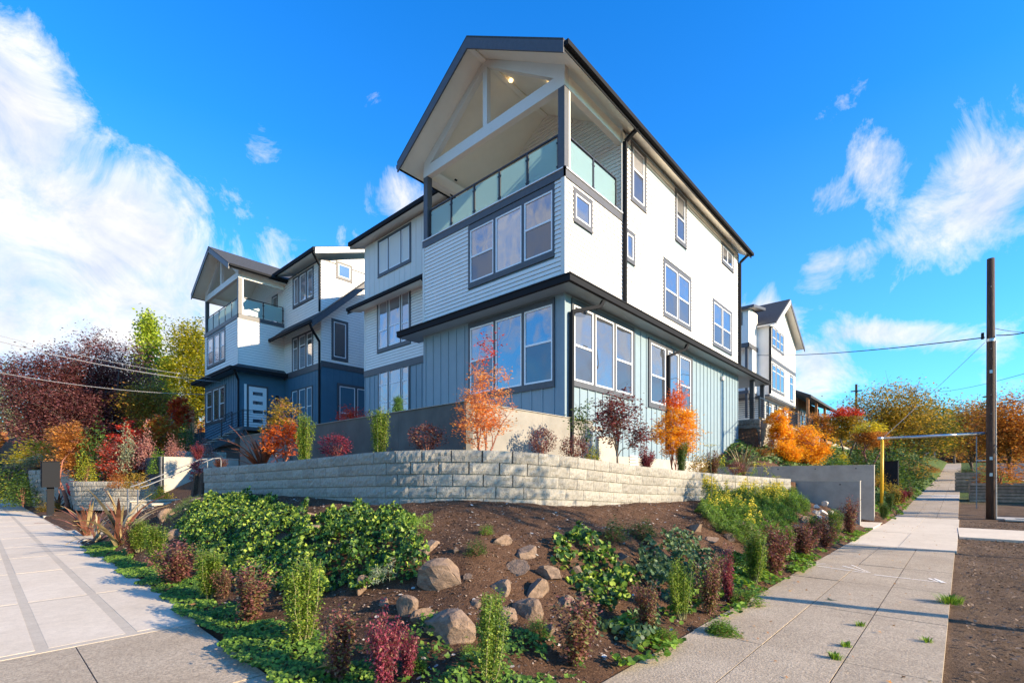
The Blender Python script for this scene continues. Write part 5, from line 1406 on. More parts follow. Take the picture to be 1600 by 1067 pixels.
# shrubs: prototypes about one metre high, placed as scaled copies
def proto_shrub(kind, seed):
    rng = np.random.default_rng(seed); root = empty({'box': 'box_column', 'purple': 'purple_shrub', 'round': 'round_shrub', 'spirea': 'leafy_shrub'}[kind[0]])
    k0, m, m2 = kind
    mb = MB(); P = []
    if k0 == 'box':
        for i in range(20):
            a = rng.uniform(0, 6.28); r0 = rng.uniform(0, .05); r1 = rng.uniform(.04, .155); h = rng.uniform(.68, 1.0) * (1 - .5 * r1)
            pts = [Vector((math.cos(a) * (r0 + (r1 - r0) * (q ** .6)) + rng.normal() * .008, math.sin(a) * (r0 + (r1 - r0) * (q ** .6)) + rng.normal() * .008, h * q)) for q in (0, .25, .5, .75, 1)]
            mb.tube(pts, [.007, .006, .005, .004, .002], 4, caps=False)
            for j in range(330):
                q = rng.uniform(.10, 1) ** .8; i0 = min(int(q * 4), 3); p = pts[i0].lerp(pts[i0 + 1], q * 4 - i0)
                P.append(p + Vector(rng.normal(size=3)) * .028)
        mb.build('stems', STEMG, root, smooth=True, local=True)
        leaf_obj('foliage', np.array(P), .028, 'oval', m, root, rng, bias=(0, 0, .4), axis=(0, 0, .8))
    elif k0 == 'purple':
        for i in range(16):
            a = rng.uniform(0, 6.28); r1 = rng.uniform(.08, .46); h = rng.uniform(.55, 1.0) * (1 - .35 * r1)
            pts = [Vector((math.cos(a) * r1 * (q ** 1.2) + rng.normal() * .012, math.sin(a) * r1 * (q ** 1.2) + rng.normal() * .012, h * q)) for q in (0, .25, .5, .75, 1)]
            mb.tube(pts, [.011, .009, .006, .004, .002], 4, caps=False)
            for j in range(210):
                q = rng.uniform(.16, 1); i0 = min(int(q * 4), 3); p = pts[i0].lerp(pts[i0 + 1], q * 4 - i0)
                P.append(p + Vector(rng.normal(size=3)) * .062)
        mb.build('stems', BARKR, root, smooth=True, local=True)
        P = np.array(P); msk = rng.uniform(size=len(P)) < .3
        leaf_obj('foliage', P[~msk], .062, 'oval', m, root, rng); leaf_obj('foliage', P[msk], .062, 'oval', m2, root, rng)
    elif k0 == 'round':
        for i in range(10):
            a = rng.uniform(0, 6.28); r1 = rng.uniform(.05, .35); mb.tube([(0, 0, 0), (math.cos(a) * r1 * .3, math.sin(a) * r1 * .3, .25), (math.cos(a) * r1, math.sin(a) * r1, .65)], [.02, .012, .005], 5, caps=False)
        mb.build('stems', BARKR, root, smooth=True, local=True)
        d = rng.normal(size=(1500, 3)); d /= np.linalg.norm(d, axis=1, keepdims=True)
        lump = 1 + .22 * np.sin(d[:, 0] * 5 + seed) * np.cos(d[:, 1] * 6) + .1 * rng.normal(size=1500)
        P = d * np.array([.46, .46, .34]) * (rng.uniform(.35, 1, 1500) ** .5)[:, None] * lump[:, None] + np.array([0, 0, .64])
        leaf_obj('foliage', P, .06, 'oval', m, root, rng)
    elif k0 == 'spirea':
        d = rng.normal(size=(1300, 3)); d /= np.linalg.norm(d, axis=1, keepdims=True); d[:, 2] = np.abs(d[:, 2])
        lump = 1 + .25 * np.sin(d[:, 0] * 4 + seed) * np.cos(d[:, 1] * 5) + .12 * rng.normal(size=1300)
        P = d * np.array([.5, .5, .95]) * (rng.uniform(.3, 1, 1300) ** .5)[:, None] * lump[:, None] + np.array([0, 0, .02])
        leaf_obj('foliage', P, .075, 'oval', m, root, rng)
        for i in range(8):
            a = rng.uniform(0, 6.28); mb.tube([(0, 0, 0), (math.cos(a) * .2, math.sin(a) * .2, .6)], [.012, .005], 4, caps=False)
        mb.build('stems', BARKR, root, smooth=True, local=True)
    return root
PROTO = {}
def shrub(key, label, px, py, hpx, wpx, cat='shrub', group=None, loc=None, rz=None, sink=0):
    """a copy of a prototype standing on the ground seen at (px, py)"""
    kinds = {'box': ('box', L_BOX, None), 'boxd': ('box', L_GRN2, None), 'purple': ('purple', L_PUR, L_PURG), 'nandina': ('purple', L_PURG, L_PUR), 'crimson': ('purple', L_CRIM, L_PUR),
             'ball': ('round', L_PUR, None), 'redball': ('round', L_CRIM, None), 'green': ('spirea', L_GRN2, None), 'lime': ('spirea', L_YGR, None), 'yellow': ('spirea', L_YEL, None),
             'olive': ('spirea', L_OLIV, None), 'rust': ('spirea', L_RUST, None), 'red': ('spirea', L_RED, None), 'pale': ('spirea', L_PALE, None), 'pink': ('spirea', L_PINK, None), 'orange': ('spirea', L_OBR, None), 'brightg': ('spirea', L_GRN, None)}
    n_var = {'box': 4, 'purple': 3, 'nandina': 3, 'crimson': 2}.get(key, 1)
    v = random.randrange(n_var); kk = (key, v)
    if loc is None: x, y, z = G(px, py)
    else:
        x, y = loc[0], loc[1]; z = loc[2] if len(loc) > 2 else hz1(x, y)
    t = x * CF + y * SF
    kb_ = {'purple': 1.08, 'nandina': 1.05, 'crimson': 1.05, 'box': .97}.get(key, 1); h = hpx / FPX * t * kb_; w = wpx / FPX * t * kb_
    base = {'box': .32, 'boxd': .32, 'purple': .95, 'nandina': .95, 'crimson': .95, 'ball': .95, 'redball': .95}.get(key, 1.0)
    if kk not in PROTO: PROTO[kk] = r_ = proto_shrub(kinds[key], 100 + len(PROTO))
    else: r_ = copy_tree(PROTO[kk])
    r_.location = (x, y, z - sink); r_.rotation_euler = (0, 0, random.uniform(0, 6.28) if rz is None else rz)
    wa_ = random.uniform(.85, 1.15); r_.scale = (w / base * wa_, w / base / wa_, h * random.uniform(.92, 1.06)); r_.rotation_euler[0] = random.uniform(-.09, .09)
    names = {'box': 'box_column', 'boxd': 'box_column', 'purple': 'purple_shrub', 'nandina': 'purple_shrub', 'crimson': 'crimson_shrub', 'ball': 'round_shrub', 'redball': 'round_shrub'}
    r_.name = names.get(key, 'leafy_shrub')
    for kx in ('group',):
        if kx in r_: del r_[kx]
    return tag(r_, label, cat, group)

# ---------------- bank: columns of box and purple shrubs
GB = 'upright box columns along the foot of the bank'
for (px, py, h, w, lab) in [
    (763, 1078, 168, 46, 'upright box column in the bottom centre of the bank, the nearest to the camera'),
    (474, 1014, 148, 56, 'tall yellow green box column between two purple shrubs left of the big rocks'),
    (328, 937, 92, 46, 'yellow green box column below the left ivy mat, third from the flax'),
    (247, 884, 68, 36, 'yellow green box column second from the flax by the left sidewalk'),
    (218, 862, 60, 30, 'yellow green box column nearest the flax by the left sidewalk'),
    (1066, 968, 110, 38, 'green box column right of the pale leafed creeper on the right bank'),
    (1177, 912, 84, 36, 'dark green box column in front of the large tan rock on the right bank'),
    (1232, 872, 55, 20, 'small box column below the yellow flowered fennel'),
    (1272, 850, 52, 24, 'small box column beside the pile of round stones'),
    (1305, 842, 52, 24, 'small box column before the lower concrete wall')]:
    shrub('box', lab, px, py, h, w, group=GB)
GP = 'purple leaved shrubs along the foot of the bank'
for (k, px, py, h, w, lab) in [
    ('purple', 206, 868, 55, 34, 'dark purple shrub squeezed behind the bronze flax leaves'),
    ('purple', 275, 912, 66, 70, 'dull purple shrub below the left ivy, between two box columns'),
    ('nandina', 350, 935, 50, 36, 'small brown purple shrub right of the third box column'),
    ('nandina', 392, 975, 92, 88, 'broad red and green leaved shrub left of the tall box column'),
    ('nandina', 528, 1064, 128, 96, 'dark green and maroon shrub right of the tall box column'),
    ('crimson', 600, 1085, 140, 66, 'crimson plumed shrub at the bottom of the bank below the largest rocks'),
    ('crimson', 636, 1062, 90, 46, 'shorter crimson tuft leaning on the largest rock'),
    ('nandina', 897, 1040, 108, 100, 'thin stemmed coppery shrub right of the nearest box column'),
    ('nandina', 1010, 990, 90, 60, 'dark reddish shrub between the copper shrub and the right box column'),
    ('nandina', 1108, 960, 90, 56, 'brown leaved shrub just right of the right box column'),
    ('crimson', 1140, 940, 84, 36, 'bright crimson shrub between two box columns on the right bank'),
    ('purple', 1212, 896, 80, 62, 'brown purple shrub right of the dark green box column'),
    ('purple', 1252, 872, 62, 50, 'brown purple shrub before the round stones'),
    ('purple', 1290, 858, 48, 40, 'low purple shrub near the lower concrete wall'),
    ('purple', 1328, 836, 58, 34, 'purple shrub against the end of the lower concrete wall')]:
    shrub(k, lab, px, py, h, w, group=GP)

# ---------------- creeper mats
def inpoly(x, y, poly):
    c = np.zeros(len(x), bool); n = len(poly)
    for i in range(n):
        x0, y0 = poly[i]; x1, y1 = poly[(i + 1) % n]
        m = ((y0 > y) != (y1 > y)) & (x < (x1 - x0) * (y - y0) / (y1 - y0 + 1e-12) + x0); c ^= m
    return c
def cover(name, label, pix, dens, size, m, tmpl='ivy', thick=.14, seed=1, cat='ground cover', world=None, freq=2.2, bias=(-.25, -.25, .4), gap=.25, stuff=True, axis=None, bw=.42):
    rng = np.random.default_rng(seed)
    poly = [G(px, py)[:2] for px, py in pix] if world is None else world
    xs = [p[0] for p in poly]; ys = [p[1] for p in poly]
    A = (max(xs) - min(xs)) * (max(ys) - min(ys)); n = int(A * dens)
    x = rng.uniform(min(xs), max(xs), n); y = rng.uniform(min(ys), max(ys), n)
    jx = x + .22 * vnoise(x, y, 3.1, seed + 1); jy = y + .22 * vnoise(x, y, 3.3, seed + 2)
    ok = inpoly(jx, jy, poly); x, y = x[ok], y[ok]
    ln = vnoise(x, y, freq * 2.2, seed + 4) + .5 * vnoise(x, y, freq * 5, seed + 6)
    ok = ln > -gap * 2 + rng.uniform(-.25, .25, len(x)); x, y, ln = x[ok], y[ok], ln[ok]
    z = height(x, y) + .02 + np.clip(.45 + ln, .0, 1.4) * thick * (rng.uniform(.25, 1, len(x)) ** .4)
    V, F = leaf_geo(np.stack([x, y, z], 1), size, tmpl, rng, bias=bias, axis=axis, bw=bw)
    o = link(name, mesh_np(name, V, F, m)); return tag(o, label, cat, None, 'stuff' if stuff else None)
cover('ivy', 'large mat of glossy green ivy on the left bank', [(285, 820), (330, 782), (400, 780), (470, 800), (480, 850), (470, 900), (430, 915), (380, 905), (330, 900), (280, 872)], 2300, .050, L_IVY, thick=.20, seed=11)
cover('ivy', 'mat of ivy left of the large tan rocks', [(470, 850), (505, 815), (560, 798), (620, 812), (660, 850), (662, 905), (620, 925), (560, 935), (500, 935), (480, 915)], 2300, .050, L_IVY, thick=.22, seed=12)
cover('ivy', 'dark ivy low on the bank behind the red and green shrub', [(400, 890), (480, 880), (500, 935), (470, 960), (350, 905)], 1800, .055, L_IVY, thick=.2, seed=13)
cover('creeper', 'round leaved creeper tumbling down right of the rock cluster', [(862, 845), (900, 838), (950, 870), (985, 905), (985, 950), (950, 960), (905, 925), (868, 880)], 1300, .062, L_IVY, tmpl='round', thick=.22, seed=14)
cover('creeper', 'grey green creeper on the right bank above the box column', [(1000, 850), (1060, 835), (1110, 860), (1110, 900), (1060, 905), (1010, 930), (985, 900)], 1300, .048, L_IVYG, tmpl='round', thick=.18, seed=15)
cover('creeper', 'pale leaved creeper left of the right box column', [(1005, 890), (1045, 880), (1050, 945), (1015, 955)], 1500, .05, L_IVYG, tmpl='round', thick=.2, seed=16)
cover('creeper', 'low mixed creeper between the purple shrubs on the right bank', [(1060, 905), (1110, 880), (1180, 862), (1235, 850), (1225, 885), (1170, 915), (1110, 950), (1050, 975)], 1500, .045, L_GRNC, tmpl='round', thick=.12, seed=26, gap=.15)
cover('creeper', 'low green creeper under the copper shrub and the dark reddish one', [(930, 960), (985, 950), (1040, 965), (1035, 1005), (980, 1020), (935, 1000)], 1300, .048, L_IVYG, tmpl='round', thick=.12, seed=27, gap=.1)
cover('heather', 'fine grey green ground cover on the upper left end of the bank', [(255, 800), (300, 778), (318, 790), (300, 830), (268, 850)], 1500, .045, L_GRN2, tmpl='needle', thick=.2, seed=17)
cover('ferny_plant', 'ferny green plant between the left ivy and the mulch', [(640, 815), (668, 820), (660, 850), (635, 845)], 2500, .06, L_GRN, tmpl='needle', thick=.22, seed=18)
cover('lavender', 'grey green lavender clump left of the largest rock', [(565, 905), (610, 900), (622, 930), (580, 945)], 3200, .05, L_PALE, tmpl='needle', thick=.26, seed=19)
cover('weeds', 'low weeds on the bank below the left end of the right creeper', [(640, 900), (700, 900), (720, 925), (660, 925)], 500, .06, L_GRN, tmpl='oval', thick=.1, seed=20, gap=-.1)
# fennel with yellow flower heads
cover('fennel', 'feathery green fennel mass at the right end of the bank', [(1085, 800), (1120, 772), (1180, 765), (1230, 775), (1262, 790), (1258, 815), (1222, 850), (1165, 850), (1110, 835)], 4600, .085, L_GRN2, tmpl='needle', thick=.32, seed=22, bias=(0, 0, .1), gap=.35)
cover('fennel', 'lighter green feathery tops of the fennel', [(1085, 800), (1120, 772), (1180, 765), (1230, 775), (1262, 790), (1258, 815), (1222, 850), (1165, 850), (1110, 835)], 2800, .085, L_GRN, tmpl='needle', thick=.38, seed=22, bias=(0, 0, .1), gap=.3)
cover('fennel_flowers', 'yellow flower heads over the feathery fennel', [(1090, 800), (1120, 772), (1180, 765), (1225, 775), (1235, 800), (1190, 845), (1120, 830)], 5200, .030, L_YEL, tmpl='round', thick=.48, seed=22, bias=(-.5, -.5, 1), gap=-.30, freq=2.2)
rng = np.random.default_rng(5)
for k, (px, py, top_) in enumerate([(1112, 800, 700), (1150, 798, 735), (1170, 792, 742), (1190, 790, 728), (1215, 790, 748)]):
    x, y, z = G(px, py); t = x * CF + y * SF; h = CAMH + (748 - top_) / FPX * t - z
    r_ = empty('fennel_stalk', (x, y, z), 0, ['tallest fennel stalk left of the feathery mass', 'second fennel stalk from the left, rising before the wall', 'middle fennel stalk with yellow head', 'fourth fennel stalk, upright with a wide head', 'rightmost short fennel stalk'][k], 'flower')
    mb = MB(); mb.tube([(0, 0, 0), (.02, .01, h * .5), (-.01, .03, h)], [.008, .006, .004], 5)
    for a in range(9): mb.tube([(-.01, .03, h), (-.01 + .1 * math.cos(a * .7), .03 + .1 * math.sin(a * .7), h + .06)], [.002, .002], 3)
    mb.build('stem', STEMG, r_, local=True)
    P = [(-.01 + .1 * math.cos(a * .7) + rng.normal() * .015, .03 + .1 * math.sin(a * .7) + rng.normal() * .015, h + .06 + rng.normal() * .006) for a in range(9) for _ in range(9)]
    leaf_obj('flower_head', P, .016, 'round', L_YEL, r_, rng)

# bright ground cover along the sidewalk edges
cover('ground_cover', 'bright green ground cover creeping along the left sidewalk edge', None, 3000, .032, L_GRNC, tmpl='round', thick=.08, seed=31, world=[(1.40, 3.0), (1.5, 5.0), (1.56, 8), (1.6, 13.5), (1.95, 13.5), (1.92, 9), (1.98, 6), (2.0, 3.8), (2.1, 2.9)], freq=1.6, gap=.26, bias=(-.1, -.4, .9), bw=.5)
cover('ground_cover', 'leafy ground cover at the front corner of the bank beside the old paving', None, 1700, .040, L_GRNC, tmpl='ivy', thick=.10, seed=32, world=[(1.45, 2.0), (1.45, 3.6), (2.1, 3.8), (2.7, 2.9), (3.2, 2.4), (3.1, 1.9)], freq=2.4, gap=-.02, bias=(-.1, -.4, .9), bw=.5)
cover('ground_cover', 'patchy green weeds along the right sidewalk edge of the bank', None, 1250, .052, L_GRN, tmpl='round', thick=.08, seed=33, world=[(3.3, 1.82), (6, 1.76), (10, 1.72), (17.5, 1.62), (17.5, 2.0), (10, 2.15), (6, 2.3), (3.6, 2.35)], freq=1.2, gap=-.06, bias=(0, 0, 1))
for k, (px, py, w, h, lab) in enumerate([(1125, 990, 40, 26, 'broad leaved weed clump nearest the camera at the right sidewalk edge'), (1165, 945, 60, 30, 'lime leaved clump spreading over the right sidewalk edge'), (1040, 1010, 44, 30, 'large leaved green plant under the copper shrub'), (840, 1000, 42, 36, 'green rosette plant right of the nearest box column'), (745, 868, 36, 26, 'grassy tuft among the mulch above the largest rock'), (760, 836, 26, 16, 'tiny sprig on the bare mulch'), (1130, 1052 - 60, 50, 20, 'small weed at the mulch edge by the right sidewalk'), (735, 1030, 30, 22, 'little green seedling beside the nearest box column'), (960, 845, 46, 36, 'dark ferny plant above the right creeper'), (1005, 840, 50, 30, 'grey green sprawling plant in the mulch on the right'), (530, 838, 40, 24, 'sprig of leaves beside the small brown rocks on the left bank'), (650, 1050, 40, 30, 'young leafy plant right of the crimson shrub')]):
    shrub('brightg' if k not in (4, 8, 9) else 'green', lab, px, py, h, w, cat='plant')
# grass tufts in the paving joints
def tuft(label, x, y, z, h, n, m, spread=.06, cat='grass tuft', parent=None):
    rng = np.random.default_rng(int(abs(x) * 97 + abs(y) * 31))
    V = []; F = []
    for i in range(n):
        a = rng.uniform(0, 6.28); r = rng.uniform(0, spread); l = h * rng.uniform(.5, 1); o = rng.uniform(.2, .9)
        b0 = np.array([math.cos(a) * r, math.sin(a) * r, 0]); s = np.array([-math.sin(a), math.cos(a), 0]) * .004 * (1 + h * 3)
        m1 = b0 + np.array([math.cos(a) * o * l * .3, math.sin(a) * o * l * .3, l * .6]); e = b0 + np.array([math.cos(a) * o * l, math.sin(a) * o * l, l * .9])
        k = len(V); V += [b0 - s, b0 + s, m1 + s * .8, m1 - s * .8, e]; F += [(k, k + 1, k + 2), (k, k + 2, k + 3), (k + 3, k + 2, k + 4)]
    o = link('grass_tuft', mesh_np('grass_tuft', V, F, m), None, (x, y, z)); return tag(o, label, cat)
for (px, py, h, n, lab) in [(1305, 1032, .06, 90, 'grass tuft in the joint of the right sidewalk, nearest the camera'), (1322, 1012, .05, 60, 'grass tuft in the sidewalk joint, second from the camera'), (1344, 980, .05, 60, 'grass tuft in the sidewalk joint below the thin shadow'), (1484, 944, .12, 200, 'grass tuft growing from the dirt at the right sidewalk edge'), (1448, 1004, .05, 50, 'small grass tuft near the right sidewalk edge'), (1240, 892, .10, 160, 'grass tuft left of the white survey mark')]:
    x, y, z = G(px, py); tuft(lab, x, y, z + .01, h, n, L_GRN, .12 if n > 100 else .05)

# ---------------- rocks
ROCKM = []
def rock_mesh(seed):
    rr = random.Random(seed); import bmesh
    bm = bmesh.new(); bmesh.ops.create_icosphere(bm, subdivisions=3, radius=1)
    planes = [(Vector((rr.gauss(0, 1), rr.gauss(0, 1), rr.gauss(0, .8))).normalized(), rr.uniform(.34, .74)) for _ in range(9)]
    for v in bm.verts:
        p = v.co.copy()
        for n_, d_ in planes:
            e = p.dot(n_) - d_
            if e > 0: p -= n_ * e
        v.co = p + p.normalized() * (mnoise.noise(p * 2.2 + Vector((seed, 0, 0))) * .07 + mnoise.noise(p * 6 + Vector((seed, 3, 0))) * .035)
    me = bpy.data.meshes.new('rock'); bm.to_mesh(me); bm.free(); me.materials.append(ROCK)
    mx_ = max(max(abs(v.co.x), abs(v.co.y), abs(v.co.z)) for v in me.vertices)
    for v in me.vertices: v.co *= 1 / mx_
    for p in me.polygons: p.use_smooth = False
    return me
ROCKM = [rock_mesh(s) for s in range(9)]
ROCKS = [(697, 900, 80, 50, 'large flat topped tan rock, highest of the big ones on the bank'), (694, 982, 86, 58, 'largest tan rock low on the bank behind the crimson shrub'), (637, 955, 42, 46, 'pointed grey rock left of the largest tan rock'), (660, 968, 34, 34, 'brown rock wedged against the left side of the largest rock'),
 (783, 848, 28, 26, 'small squarish rock at the top of the rock cluster'), (826, 863, 46, 28, 'tan rock with a slanting face at the top right of the rock cluster'), (807, 889, 44, 24, 'low pale rock in the middle of the rock cluster'), (862, 898, 42, 26, 'mossy rock at the right of the cluster, by the creeper'), (779, 920, 32, 36, 'upright rock just above the nearest box column'),
 (839, 925, 40, 40, 'pointed pinkish rock below the cluster'), (822, 957, 44, 48, 'ridged rock at the foot of the cluster'), (792, 968, 34, 34, 'rock half hidden right of the nearest box column'), (670, 858, 40, 22, 'grey rock among the ivy above the largest flat rock'), (713, 862, 14, 14, 'small triangular stone beside the ivy'), (976, 871, 32, 26, 'round brown rock above the right creeper'),
 (905, 898, 28, 24, 'dark rock under the right creeper'), (563, 920, 26, 40, 'leaning brown rock behind the lavender clump'), (485, 808, 36, 22, 'upper of two dark rocks in the mulch between the ivy mats'), (486, 830, 36, 22, 'lower of two dark rocks in the mulch between the ivy mats'), (281, 824, 24, 12, 'flat brown rock at the left edge of the ivy'), (273, 838, 24, 24, 'pale brown rock at the left edge of the ivy, lower one'),
 (258, 806, 22, 30, 'upright rock at the left end of the bank by the pale pier'), (320, 786, 34, 16, 'brown rock on top of the left end of the bank'), (1088, 826, 26, 26, 'tan rock left of the fennel'), (1172, 832, 42, 34, 'large tan rock under the fennel'), (1144, 843, 22, 20, 'small tan rock left of the large one under the fennel'), (1198, 852, 18, 24, 'narrow rock right of the dark box column'),
 (1112, 845, 26, 14, 'flat rock below the tan rock left of the fennel'), (1262, 815, 20, 18, 'brown boulder left of the round stones'), (1246, 830, 18, 24, 'brown boulder low on the right end of the bank'), (1040, 905, 22, 20, 'small rock in the pale leaved creeper'), (415, 880, 18, 22, 'dark rock showing through the lower left ivy'),
 (745, 945, 26, 22, 'small tan rock between the largest rock and the nearest box column'), (730, 905, 16, 14, 'fist sized stone right of the highest big rock'), (860, 990, 26, 20, 'half buried rock left of the copper shrub'), (885, 945, 30, 26, 'tan rock under the lower edge of the right creeper'),
 (750, 995, 20, 16, 'small stone just left of the nearest box column'), (925, 930, 26, 22, 'shaded rock inside the right creeper'), (1020, 870, 24, 20, 'brown rock between the two right creepers'), (600, 945, 22, 20, 'small grey rock below the lavender clump'), (960, 905, 22, 18, 'tan stone at the right side of the round leaved creeper'), (1222, 862, 18, 18, 'brown rock behind the small box columns')]
for k, (px, py, w, h, lab) in enumerate(ROCKS):
    x, y, z = G(px, py + h * .2); t = x * CF + y * SF
    sw_r = w / FPX * t * .66; sh = h / FPX * t * .62
    o = link('rock', ROCKM[k % 9], None, (x + .04, y + .04, z + sh * .12), (random.uniform(-.3, .3), random.uniform(-.3, .3), random.uniform(0, 6.28)), (sw_r, sw_r * random.uniform(.8, 1), sh))
    tag(o, lab, 'rock')
for k, (px, py, w) in enumerate([(1277, 792, 11), (1289, 788, 13), (1287, 802, 14), (1294, 812, 13), (1281, 808, 12), (1275, 800, 10), (1298, 800, 10), (1290, 822, 13)]):
    x, y, z = G(px, py + 3); t = x * CF + y * SF; s_ = w / FPX * t * .55
    o = link('round_stone', ROCKM[(k * 2) % 9], None, (x, y, z + s_ * .4), (0, 0, k), (s_, s_, s_ * .8)); o.data = o.data.copy(); o.data.materials[0] = STONEW
    tag(o, ['pinkish', 'topmost tan', 'wide pale', 'rightmost', 'middle grey', 'leftmost small', 'small cream', 'lowest'][k] + ' round stone in the pile before the lower concrete wall', 'stone')

# scattered chips, pebbles and litter (nobody could count them)
def scatter(name, label, n, region, size, m, tmpl, seed, lift=.006, cat='mulch', msk=None, bias=(0, 0, 1)):
    rng = np.random.default_rng(seed); x = rng.uniform(region[0], region[1], n); y = rng.uniform(region[2], region[3], n)
    ok = (x > XSL + .1) & (y > ysl(x) + .02) if region[3] > 2.2 else np.ones(n, bool)
    # only the bank outside the block wall
    if region[3] > 2.2:
        z_ = height(x, y)
        d2 = np.min((x[:, None] - WALL[None, ::3, 0]) ** 2 + (y[:, None] - WALL[None, ::3, 1]) ** 2, axis=1)
        ok &= (z_ < 1.35) & (d2 > .04)
    x, y = x[ok], y[ok]; P = np.stack([x, y, height(x, y) + lift], 1)
    V, F = leaf_geo(P, size, tmpl, rng, bias=bias, bw=.5, jit=.6)
    return tag(link(name, mesh_np(name, V, F, m)), label, cat, None, 'stuff')
CHIP = leafmat('bark chips', [(.03, .016, .010), (.09, .05, .03), (.22, .14, .09), (.42, .32, .24)], 0, .8)
scatter('bark_chips', 'brown bark chips strewn over the bank', 110000, (1.7, 17.6, 1.9, 14.5), .026, CHIP, 'oval', 41)
scatter('pebbles', 'pale pebbles strewn in the mulch', 2200, (1.7, 17.6, 1.9, 14.5), .034, leafmat('pebble', [(.35, .30, .25), (.60, .55, .48)], 0, .8), 'round', 42, lift=.012, cat='pebbles')
scatter('dead_leaves', 'dry fallen leaves and grit on the planting strip dirt', 16000, (2.5, 24, -3.4, -.12), .035, leafmat('dry litter', [(.06, .035, .02), (.16, .10, .06), (.34, .24, .16)], 0, .8), 'oval', 43, cat='leaf litter')
scatter('dead_leaves', 'sparse leaf litter on the right sidewalk', 420, (3, 40, .1, 1.8), .03, L_LITT, 'maple', 44, lift=.022, cat='leaf litter')
scatter('dead_leaves', 'sparse litter on the left sidewalk', 300, (-.5, 1.6, 4, 20), .022, L_LITT, 'oval', 45, lift=.022, cat='leaf litter')
for (px, py, lab) in [(1298, 946, 'curled tan maple leaf lying on the right sidewalk'), (507, 1053, 'orange maple leaf lying on the green ground cover'), (302, 953, 'orange leaf at the left sidewalk edge')]:
    x, y, z = G(px, py); V, F = leaf_geo([(0, 0, 0)], .13, 'maple', np.random.default_rng(px), bias=(0, 0, 1), bw=.9)
    tag(link('fallen_leaf', mesh_np('fallen_leaf', V, F, L_LITT), None, (x, y, z + .06)), lab, 'leaf')

# ---------------- flax (phormium): each blade a part
BLM = []
def blade_mesh(seed):
    rr = random.Random(seed); n = 6; vs = []; fs = []
    bend = rr.uniform(.15, .7)
    for i in range(n + 1):
        q = i / n; w = .038 * (1 - q ** 2.2) * (.7 + .6 * q) + .002
        xx = bend * q ** 2; zz = q * (1 - .25 * bend * q * q)
        vs += [(xx, -w, zz + .006), (xx - .004, 0, zz - .006), (xx, w, zz + .006)]
    for i in range(n):
        a = i * 3; fs += [(a, a + 1, a + 4, a + 3), (a + 1, a + 2, a + 5, a + 4)]
    me = bpy.data.meshes.new('leaf'); me.from_pydata(vs, [], fs); me.materials.append(L_BLADE); me.update(); return me
BLM = [blade_mesh(s) for s in range(6)]
BLMT = []
for m_ in BLM:
    c_ = m_.copy(); c_.materials[0] = L_BLADET; BLMT.append(c_)
def flax(label, x, y, z, h, n, spread=1.0, tan=.2, name='flax_plant', wid=1.0):
    root = empty(name, (x, y, z), 0, label, 'plant')
    for i in range(n):
        o = link('leaf', random.choice(BLMT if random.random() < tan else BLM), root, (random.uniform(-.05, .05), random.uniform(-.05, .05), 0), (random.uniform(-.15, .15), random.uniform(-.1, .75) * spread, random.uniform(0, 6.28)))
        s_ = h * random.uniform(.6, 1.1); o.scale = (s_, s_ * wid, s_)
    return root
x, y, z = G(136, 838); flax('bronze flax plant beside the paved strip by the left sidewalk', x, y, z, .95, 46, 1.2)
x, y, z = G(186, 852); flax('tall tan and bronze flax beside the left sidewalk, nearest the box columns', x, y, z, 1.25, 30, 1.1, tan=.55)
x, y, z = G(152, 846); flax('low flax drooping over the left sidewalk edge', x, y, z, .7, 24, 1.7, tan=.6)
flax('bronze flax plant on the bed at the left end of the terrace wall', 5.3, 14.0, 1.65, 1.5, 34, 1.0, tan=.1)
x, y = at(42, 21); flax('small bronze flax left of the mailbox cabinet', x + 1.0, y, .12, .95, 30, 1.3)
flax('straw coloured ornamental grass at the right end of the bed above the block wall', 15.9, 4.75, 1.45, 1.15, 60, .6, tan=.9, name='ornamental_grass', wid=.35)

# ---------------- bed above the block wall
make_tree('maple_tree', 'coral orange maple tree standing before the corner of the terrace wall', 'tree', (6.15, 6.2, 1.8), [(0, 0, .95, .55, .55, .45), (.05, -.05, 1.35, .42, .42, .35), (-.15, .1, .6, .42, .42, .3), (0, 0, 1.85, .22, .22, .5)], .28, .045, 120, 38, .055, L_CORAL, BARKR, 'maple', sigma=.085, seed=51, limbs=9, stems=4,
          second=(0, L_RED, lambda P: P[:, 2] > 1.75 + .1 * np.sin(P[:, 0] * 30)), bare=3, twigr=.004)
make_tree('maple_tree', 'green and orange leaved small tree at the left end of the terrace wall', 'tree', (5.5, 13.2, 1.7), [(0, 0, .9, .5, .5, .55), (.05, .1, 1.5, .45, .45, .5)], .4, .04, 90, 34, .08, L_OLIV, BARKR, 'oval', sigma=.10, seed=52, limbs=8, stems=3, second=(0, L_ORED, lambda P: P[:, 2] + .5 * P[:, 1] < 1.15), bare=1, twigr=.005)
make_tree('plum_tree', 'slender plum sapling with dark red leaves before the pale blue side wall', 'tree', (9.8, 5.6, 1.65), [(0, 0, 1.35, .5, .5, .65), (.35, -.3, .9, .35, .35, .4), (-.2, .2, 1.0, .35, .35, .4)], .45, .028, 110, 36, .07, L_PLUM2, BARK, 'oval', sigma=.10, seed=53, limbs=8, bare=1, twigr=.004)
make_tree('plum_tree', 'thin dark green sapling left of the plum sapling', 'tree', (9.0, 6.0, 1.7), [(0, 0, 1.1, .28, .28, .55)], .4, .02, 40, 14, .07, L_GRN2, BARK, 'oval', sigma=.09, seed=54, limbs=6, bare=1, twigr=.004)
